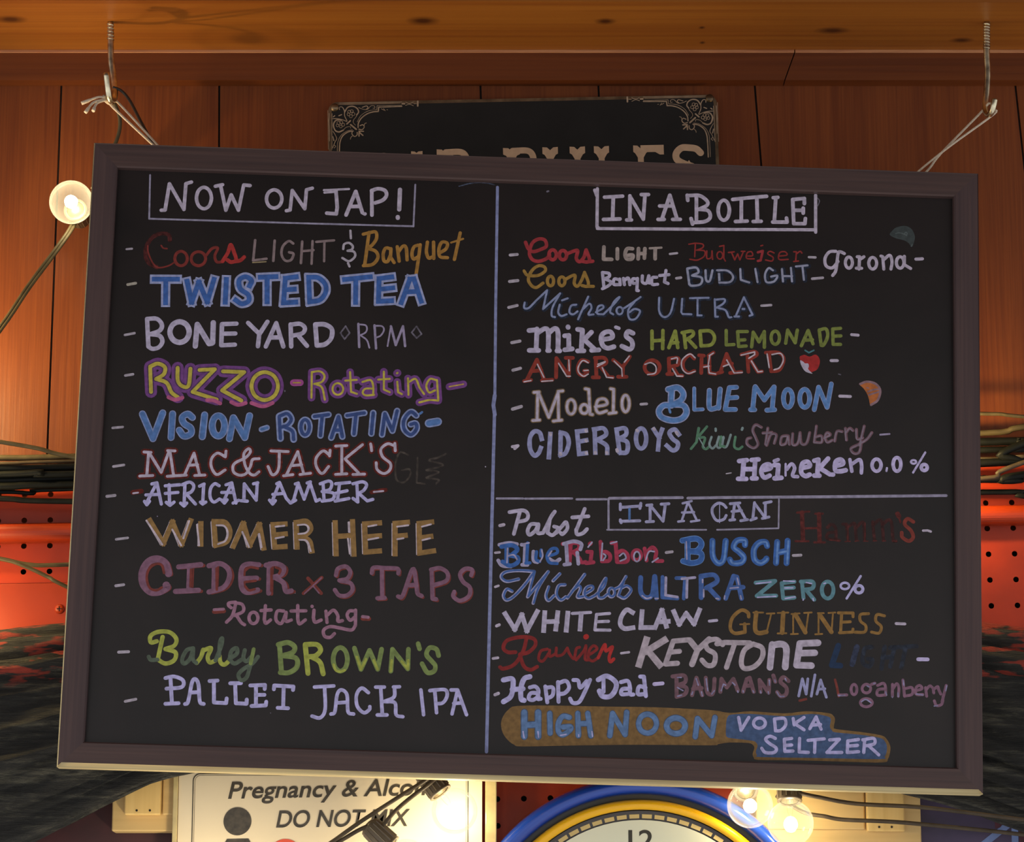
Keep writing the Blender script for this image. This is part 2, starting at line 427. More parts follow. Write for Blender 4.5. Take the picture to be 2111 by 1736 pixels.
bo.box((pl(-260, 1204)[0], -0.004, bz1), (pl(900, 1204)[0], -0.0004, bz0), M['red_paint2'])
plain = bevel(bo.build('plain_strip', parent=pr), 0.0008)
plain['label'] = 'smooth unperforated red strip'
sc_ = MB(); c_ = pl(124, 1257)
Ms = Matrix.Translation((c_[0], -0.004, c_[1])) @ Matrix.Rotation(PI / 2, 4, 'X')
sc_.lathe([(0.0052, 0), (0.0052, 0.0008), (0.0040, 0.0020), (0.0020, 0.0026), (0.0001, 0.0027)], Ms, M['red_paint2'], 18)
for k in (0, 1):
    q = MB(); 
    dx, dz = (0.0026, 0.0005) if k == 0 else (0.0005, 0.0026)
    sc_.box((c_[0] - dx, -0.0069, c_[1] - dz), (c_[0] + dx, -0.0060, c_[1] + dz), M['groove'])
sc_.build('screw', parent=pr)

# ------------------------------------------------------------------ cables lying along the rail
def cable(name, pts, r, m, label, group='cables bundled along the wall', cat='cable', n=8, sub=5, flat=1.0, twin=False):
    P = smooth_path([at(*p) for p in pts], sub)
    mb = MB()
    if twin:
        for s in (-1, 1):
            off = []
            for i, p in enumerate(P):
                t = (P[min(i + 1, len(P) - 1)] - P[max(i - 1, 0)]).normalized()
                nrm = Vector((-t.z, 0, t.x)).normalized()
                off.append(p + nrm * r * 0.85 * s)
            mb.tube(off, r, m, n)
    else: mb.tube(P, r, m, n, flat=flat)
    o = mb.build(name)
    tag(o, label, cat, group)
    return o
PXM = 1 / 1960.0                   # metres per photo pixel near the wall
B = 'cable_black'
for pts, wd, m, lab in [
    ([(-300, 938, 3.020), (0, 944, 3.022), (155, 941, 3.024), (700, 925, 3.03), (1500, 905, 3.028), (2023, 893, 3.022), (2111, 880, 3.018), (2400, 850, 3.01)], 13, 'cable_olive', 'olive cord running on top of the black cable bundle'),
    ([(-300, 958, 3.018), (0, 956, 3.018), (155, 951, 3.02), (1055, 935, 3.03), (2023, 946, 3.024), (2111, 941, 3.02), (2400, 938, 3.02)], 8, 'cable_brown', 'thin tan cord resting on the uppermost black cable'),
    ([(-300, 970, 3.012), (0, 966, 3.012), (155, 963, 3.014), (1055, 930, 3.025), (2023, 911, 3.012), (2111, 910, 3.010), (2400, 908, 3.01)], 17, B, 'thick black cable, uppermost of the bundle beside the board'),
    ([(-300, 982, 3.006), (0, 978, 3.008), (90, 974, 3.004), (155, 977, 3.008), (1055, 950, 3.02), (2023, 928, 3.016), (2111, 926, 3.016), (2400, 920, 3.016)], 14, B, None),
    ([(-300, 990, 3.014), (0, 991, 3.014), (155, 985, 3.016), (1055, 960, 3.024), (2023, 954, 3.004), (2060, 938, 3.000), (2111, 914, 2.998), (2400, 800, 2.99)], 16, B, 'black cable slanting up across the bundle right of the board'),
    ([(-300, 1002, 3.010), (0, 1003, 3.010), (155, 998, 3.012), (1055, 985, 3.02), (2023, 988, 3.012), (2060, 990, 3.010), (2111, 979, 3.008), (2400, 950, 3.008)], 16, B, 'ridged black cable sagging lowest below the bundle on the right'),
    ([(-300, 1014, 3.016), (0, 1014, 3.016), (70, 1017, 3.016), (155, 1008, 3.018), (1055, 990, 3.022), (2023, 959, 3.02), (2111, 953, 3.02), (2400, 950, 3.02)], 9, B, None),
    ([(-300, 1022, 3.008), (0, 1028, 3.010), (155, 1034, 3.012), (1055, 1040, 3.02), (2023, 1015, 3.014), (2111, 1023, 3.012), (2400, 1040, 3.01)], 12, B, 'dark grey cable running apart below the black bundle'),
    ([(1200, 1010, 3.018), (1700, 1000, 3.010), (2023, 987, 2.998), (2060, 973, 2.996), (2111, 953, 2.992), (2400, 850, 2.98)], 10, 'cable_brown', 'brown cord rising to the right across the black cables'),
    ([(1500, 830, 3.02), (1800, 848, 3.015), (2023, 853, 3.01), (2065, 854, 3.008), (2111, 859, 3.006), (2400, 880, 3.0)], 8, 'cable_olive', 'olive cord level across the panelling right of the board'),
    ([(-300, 880, 2.985), (-100, 896, 2.985), (0, 911, 2.988), (80, 925, 2.992), (155, 943, 2.998), (500, 1000, 3.01)], 9, 'cable_olive', 'olive cord sloping down to the right above the bundle, left of the board'),
    ([(-300, 1120, 2.985), (-100, 1140, 2.985), (0, 1152, 2.985), (60, 1164, 2.985), (140, 1164, 2.985), (500, 1150, 2.985)], 9, 'cable_olive', 'pale cord running level across the red panel'),
    ([(-300, 1140, 2.972), (-120, 1138, 2.972), (0, 1152, 2.972), (50, 1167, 2.972), (100, 1190, 2.972), (140, 1211, 2.972), (400, 1330, 2.99)], 8, 'cable_olive', 'brown cord slanting down across the red panel, left of the board')]:
    cable('cable', pts, wd * PXM / 2, M[m], lab or 'black cable in the middle of the bundle behind the board')

# ------------------------------------------------------------------ the log behind the board
def mat_bark():
    m = bpy.data.materials.new('weathered_bark'); m.use_nodes = True
    n = m.node_tree.nodes; l = m.node_tree.links; b = n['Principled BSDF']; b.inputs['Roughness'].default_value = 0.8
    tc = n.new('ShaderNodeTexCoord'); mp = n.new('ShaderNodeMapping'); mp.inputs['Scale'].default_value = (10, 60, 120)
    t = n.new('ShaderNodeTexNoise'); t.inputs['Scale'].default_value = 1; t.inputs['Detail'].default_value = 6; t.inputs['Roughness'].default_value = 0.75
    l.new(tc.outputs['Object'], mp.inputs[0]); l.new(mp.outputs[0], t.inputs['Vector'])
    rp = n.new('ShaderNodeValToRGB'); e = rp.color_ramp.elements
    e[0].position = 0.38; e[0].color = (0.006, 0.0055, 0.005, 1); e[1].position = 0.68; e[1].color = (0.11, 0.10, 0.07, 1)
    k = rp.color_ramp.elements.new(0.52); k.color = (0.024, 0.022, 0.018, 1)
    l.new(t.outputs['Fac'], rp.inputs[0])
    # overspray of the red paint on the upper left stretch
    t2 = n.new('ShaderNodeTexNoise'); t2.inputs['Scale'].default_value = 1.0; t2.inputs['Detail'].default_value = 3
    m2 = n.new('ShaderNodeMapping'); m2.inputs['Scale'].default_value = (22, 60, 95); m2.inputs['Location'].default_value = (4, 2, 1)
    l.new(tc.outputs['Object'], m2.inputs[0]); l.new(m2.outputs[0], t2.inputs['Vector'])
    st = n.new('ShaderNodeMapRange'); st.inputs['From Min'].default_value = 0.52; st.inputs['From Max'].default_value = 0.58
    l.new(t2.outputs['Fac'], st.inputs['Value'])
    sp = n.new('ShaderNodeSeparateXYZ'); l.new(tc.outputs['Object'], sp.inputs[0])
    z0 = at(60, 1420, 2.93).z
    gz_ = n.new('ShaderNodeMapRange'); gz_.inputs['From Min'].default_value = z0; gz_.inputs['From Max'].default_value = z0 + 0.02
    l.new(sp.outputs['Z'], gz_.inputs['Value'])
    mu = n.new('ShaderNodeMath'); mu.operation = 'MULTIPLY'; l.new(st.outputs[0], mu.inputs[0]); l.new(gz_.outputs[0], mu.inputs[1])
    mx = n.new('ShaderNodeMix'); mx.data_type = 'RGBA'; l.new(mu.outputs[0], mx.inputs[0]); l.new(rp.outputs[0], mx.inputs[6]); mx.inputs[7].default_value = (0.34, 0.035, 0.018, 1)
    l.new(mx.outputs[2], b.inputs['Base Color'])
    bp = n.new('ShaderNodeBump'); bp.inputs['Strength'].default_value = 1.0; bp.inputs['Distance'].default_value = 0.012
    l.new(t.outputs['Fac'], bp.inputs['Height']); l.new(bp.outputs[0], b.inputs['Normal'])
    return m
M['bark'] = mat_bark()
prof = smooth_path([(-500, 1600, 250), (-250, 1575, 242), (0, 1530, 226), (130, 1497, 207), (360, 1437, 165), (700, 1395, 152), (1055, 1380, 150), (1500, 1400, 160), (1900, 1455, 186), (2111, 1506, 206), (2350, 1560, 230), (2600, 1600, 240)], 46)
lg = MB(); NA = 110; vs = []
YL = 2.962
for i, p in enumerate(prof):
    c = at(p.x, p.y, YL)
    for j in range(NA):
        a = 2 * PI * j / NA
        s = c.x
        f1 = mnoise.noise(Vector((s * 1.5, math.cos(a) * 3.4, math.sin(a) * 5.8)))
        f2 = mnoise.noise(Vector((s * 3.2 + 9, math.cos(a) * 9, math.sin(a) * 15)))
        f3 = mnoise.noise(Vector((s * 26, math.cos(a) * 22 + 5, math.sin(a) * 30)))
        rz = p.z * PXM * (1 + 0.03 * f1)
        fur = 0.012 * (abs(f1) * 2 - 0.7) + 0.008 * (abs(f2) * 2 - 0.6) + 0.0022 * f3
        ry = 0.030
        ct, sn = math.cos(a), math.sin(a)
        y = ry * (abs(ct) ** 0.75 * 0.85) * (1 if ct > 0 else -1)
        z = rz * (abs(sn) ** 0.9) * (1 if sn > 0 else -1)
        vs.append((c.x, c.y + y + fur * ct, c.z + z + fur * sn * 0.5))
npf = len(prof)
lg.add(vs, [(i * NA + j, i * NA + (j + 1) % NA, (i + 1) * NA + (j + 1) % NA, (i + 1) * NA + j) for i in range(npf - 1) for j in range(NA)], M['bark'], True)
lg.add(vs, [tuple(range(NA)), tuple(range((npf - 1) * NA, npf * NA))], M['bark'])
log = lg.build('log'); tag(log, 'dark arched weathered log with flecks of red paint, behind the chalkboard', 'log')

# scroll ornament of the tin sign, hundredths of a millimetre from its upper left corner
ORN = """
L 71 1213 135 8055 139
L 47 1212 275 7872 275
L 130 8049 641 5518 683 5470 1177
S 130 5470 1177 4895 1215 4227 1436 3617 1898 3279 2461 3232 2967
L 53 8050 520 5338 508 5309 970
S 53 5309 970 4715 1021 4108 1211 3499 1674 3141 2332
S 130 2696 3366 2091 3480 1513 3942 1236 4631 1168 5513 1154 7150
S 53 2607 3219 1971 3383 1333 3875 994 4626 939 5508 925 7145
S 94 1207 865 1209 611 1512 599 1750 1035 1775 1606 2030 2194
S 141 1779 1163 2116 650 2662 521 3144 779 3304 1195 3107 1507
S 59 3304 1195 3014 1759 2769 2071 2705 2386 2944 2707
S 94 472 1908 956 1919 1499 2044 1993 2257
S 153 1439 2055 834 2106 539 2594 704 3230 1125 3441 1610 3249
S 59 1610 3249 1915 2939 2338 2853 2427 3045
O 59 2445 1161 2395 1283 2277 1332 2160 1278 2112 1154 2162 1031 2280 983 2397 1036
O 59 2718 1087 2668 1198 2550 1242 2433 1193 2385 1080 2435 969 2553 925 2670 974
O 59 2896 1424 2846 1546 2728 1595 2611 1541 2563 1417 2613 1295 2731 1246 2848 1300
O 59 2621 1672 2572 1794 2454 1842 2336 1789 2289 1665 2339 1542 2457 1494 2574 1547
O 59 2351 1444 2306 1566 2199 1615 2092 1562 2049 1438 2094 1315 2202 1267 2308 1320
O 59 1284 2419 1230 2553 1101 2606 974 2547 922 2412 976 2279 1105 2226 1232 2284
O 59 1557 2346 1507 2468 1389 2517 1272 2463 1225 2339 1274 2217 1392 2168 1509 2222
O 59 1766 2635 1716 2757 1598 2806 1481 2752 1434 2628 1483 2506 1601 2458 1719 2511
O 59 1492 2835 1447 2946 1340 2990 1234 2942 1190 2829 1235 2718 1343 2674 1449 2722
O 59 1131 2701 1086 2812 979 2856 872 2807 829 2695 874 2584 981 2540 1088 2588
L 153 2009 2549 2393 2189
L 177 2431 2646 3030 3184
S 106 3302 3170 3664 3241 3909 2930 3743 2674 3457 2782
S 71 3899 2791 3973 2552 4144 2479
S 106 2605 3396 2560 3711 2823 4001 3103 3849 3130 3534
S 71 2582 3952 2424 4119 2386 4308
L 141 3330 3411 3813 3434
L 141 3371 3539 3748 3894
L 141 3329 3569 3325 3980
S 71 434 5245 680 4619 877 4213 700 3735 473 3351
S 65 569 4932 761 5094 597 5280
L 118 468 3983 573 4428
S 65 3327 700 3809 901 4293 911 4660 538 5035 546 5081 801 4887 796
S 94 3720 683 4176 528 4343 722 4184 883
L 177 8113 356 8355 361
S 71 8479 174 8900 360 9326 191
S 71 8474 554 8899 436 9321 610
L 71 9384 389 9657 376
L 177 9812 113 9805 646
L 82 84 1317 47 2204 102 4481
L 47 -65 934 -38 5424
L 59 386 1324 354 5432
L 59 386 1324 378 2337
L 59 5806 898 6107 1063
L 59 6048 872 6227 1129
L 59 6410 1006 6501 1021
L 106 534 1707 687 1583
L 106 1140 1593 1444 1473
"""
# ------------------------------------------------------------------ tin plate half hidden behind the board
YPL = 3.048
a0, a1 = at(677, 211, YPL), at(1477, 195, YPL)
ux = (a1 - a0).normalized(); PWID = (a1 - a0).length; PHT = 0.30
zn = Vector((0, -1, 0)); uy = zn.cross(ux)
MP = Matrix(((ux.x, uy.x, zn.x, a0.x), (ux.y, uy.y, zn.y, a0.y), (ux.z, uy.z, zn.z, a0.z), (0, 0, 0, 1)))
tp = empty('tin_sign', M=MP)
tag(tp, 'black tin sign with ornate scroll corners and cream slab lettering, screwed to the panelling', 'sign')
def rrect(x0, y0, x1, y1, r, n=6):
    o = []
    for cx, cy, a in ((x1 - r, y1 - r, 0), (x0 + r, y1 - r, 90), (x0 + r, y0 + r, 180), (x1 - r, y0 + r, 270)):
        for k in range(n + 1):
            q = math.radians(a + 90 * k / n); o.append((cx + r * math.cos(q), cy + r * math.sin(q)))
    return o
b_ = MB(); b_.prism([(x, y, -0.0015) for x, y in rrect(0, -PHT, PWID, 0, 0.010)], (0, 0, 0.0015), M['plate_black'], M['plate_edge'])
b_.build('plate', parent=tp)
b_ = MB(); ring = rrect(0, -PHT, PWID, 0, 0.010); ring2 = rrect(0.0035, -PHT + 0.0035, PWID - 0.0035, -0.0035, 0.007)
k = len(ring); b_.add([(x, y, 0.0002) for x, y in ring] + [(x, y, 0.0002) for x, y in ring2], [(i, (i + 1) % k, k + (i + 1) % k, k + i) for i in range(k)], M['plate_edge'])
b_.build('rim', parent=tp)
for side in (0, 1):
    STEP[0] = 0.0; mb = MB()
    for ln in ORN.strip().split('\n'):
        q = ln.split(); kd, wd = q[0], int(q[1]) * 1e-5
        P = [(int(q[i]) * 1e-5, -int(q[i + 1]) * 1e-5) for i in range(2, len(q), 2)]
        if side: P = [(PWID - x, y) for x, y in P]
        P3 = [(x, y, 0) for x, y in P]
        if kd == 'S' and len(P3) > 2: P3 = smooth_path(P3, 6)
        if kd == 'O': P3 = smooth_path(P3, 3, True)
        ribbon(mb, P3, wd, 0.0004, M['plate_orn'], closed=(kd == 'O'), wob=0.12)
    mb.build('corner_scroll', parent=tp, fix=False)
for u, v in ((0.0069, 0.0063), (PWID - 0.0076, 0.0043)):
    s = MB(); s.lathe([(0.0046, 0), (0.0046, 0.0008), (0.0036, 0.0022), (0.0016, 0.0028), (0.0001, 0.0029)], Matrix.Translation((u, -v, 0.0003)), M['plate_edge'], 18)
    s.build('screw', parent=tp)
def slab(mb, parts_):
    for kd, *a in parts_:
        if kd == 'P': fill(mb, [(u * 1e-3, -v * 1e-3) for u, v in a[0]], 0.0006, M['plate_bone'])
        else: ribbon(mb, smooth_path([(u * 1e-3, -v * 1e-3, 0) for u, v in a[0]], 6), a[1] * 1e-3, 0.0006, M['plate_bone'], wob=0)
V0, V1 = 56.6, 104.0
def fish(u0, u1, top=True, v=None):
    v = V0 if v is None else v
    um = (u0 + u1) / 2; s = 1 if top else -1
    p = [(u0, 0), (um - 3.4, 0.4), (um, 3.6), (um + 3.4, 0.4), (u1, 0), (u1, 7.5), (um + 6, 9), (um + 3.2, 14), (um - 3.2, 14), (um - 6, 9), (u0, 7.5)]
    return ('P', [(u, v + s * q) for u, q in p])
def stem(um, w_=6.4): return ('P', [(um - w_ / 2, V0 + 10), (um + w_ / 2, V0 + 10), (um + w_ / 2, V1 - 10), (um - w_ / 2, V1 - 10)])
def vstem(u0, u1): return [fish(u0, u1), stem((u0 + u1) / 2), fish(u0, u1, False, V1)]
def bowl(u, r_, va, vb): return ('S', [(u, va + 3.6), (r_ - 9, va + 3.6), (r_ - 3.2, va + 9), (r_ - 3.2, vb - 9), (r_ - 9, vb - 3), (u, vb - 3)], 7.0)
LET = [
    vstem(36, 54) + [bowl(46, 72, V0, V0 + 25), bowl(46, 75, V0 + 22, V1)],
    [('P', [(90, V0), (94, V0 + 0.4), (96, V0 + 2), (98, V0 + 0.4), (102.5, V0), (102.5, V0 + 6), (99, V0 + 9), (107, V1 - 10), (100, V1 - 10), (95.5, V0 + 18), (91, V1 - 10), (84, V1 - 10), (93, V0 + 9), (90, V0 + 6)]), fish(80, 96, False, V1), fish(97, 113, False, V1), ('P', [(90, V0 + 29), (101, V0 + 29), (101, V0 + 34), (89, V0 + 34)])],
    vstem(118, 136) + [bowl(128, 153, V0, V0 + 26), ('S', [(140, V0 + 25), (149, V0 + 30), (150, V1 - 8), (157, V1 - 3)], 7)],
    vstem(190.6, 209) + [bowl(201, 226, V0, V0 + 26), ('S', [(213, V0 + 25), (222, V0 + 30), (223, V1 - 8), (230, V1 - 3)], 7)],
    [fish(233.6, 250.6), fish(263.4, 280.3), ('S', [(242.1, V0 + 12), (242.1, V1 - 16), (246, V1 - 6), (257, V1 - 3.4), (268, V1 - 6), (271.8, V1 - 16), (271.8, V0 + 12)], 6.4)],
    vstem(290, 306.5) + [('P', [(298, V1 - 7), (318, V1 - 7), (322, V1 - 14), (326, V1 - 14), (326, V1), (298, V1)])],
    vstem(333, 349) + [('P', [(341, V0), (366.4, V0), (366.4, V0 + 11), (362, V0 + 11), (357, V0 + 8), (341, V0 + 8)]), ('P', [(341, V1), (368, V1), (368, V1 - 13), (363, V1 - 12), (358, V1 - 8), (341, V1 - 8)]), ('P', [(341, V0 + 21), (358, V0 + 21), (358, V0 + 28), (341, V0 + 28)])],
    [('S', [(406.5, V0 + 10), (402, V0 + 5.5), (395, V0 + 4), (386, V0 + 4), (380, V0 + 10), (380.5, V0 + 17), (388, V0 + 22), (398, V0 + 26), (404, V0 + 32), (403, V1 - 8), (396, V1 - 4), (386, V1 - 4), (379, V1 - 9)], 7.6), ('P', [(391, V0 + 22), (393.5, V0 + 18), (396, V0 + 22)])]]
for li, sp_ in enumerate(LET):
    dv = (3.0, 1.6)[li] if li < 2 else 0.0
    sp_ = [(kd, [(u, v + dv) for u, v in a[0]], *a[1:]) for kd, *a in sp_]
    STEP[0] = 0.0; mb = MB(); slab(mb, sp_); mb.build('letter', parent=tp, fix=False)

# ------------------------------------------------------------------ the chalkboard

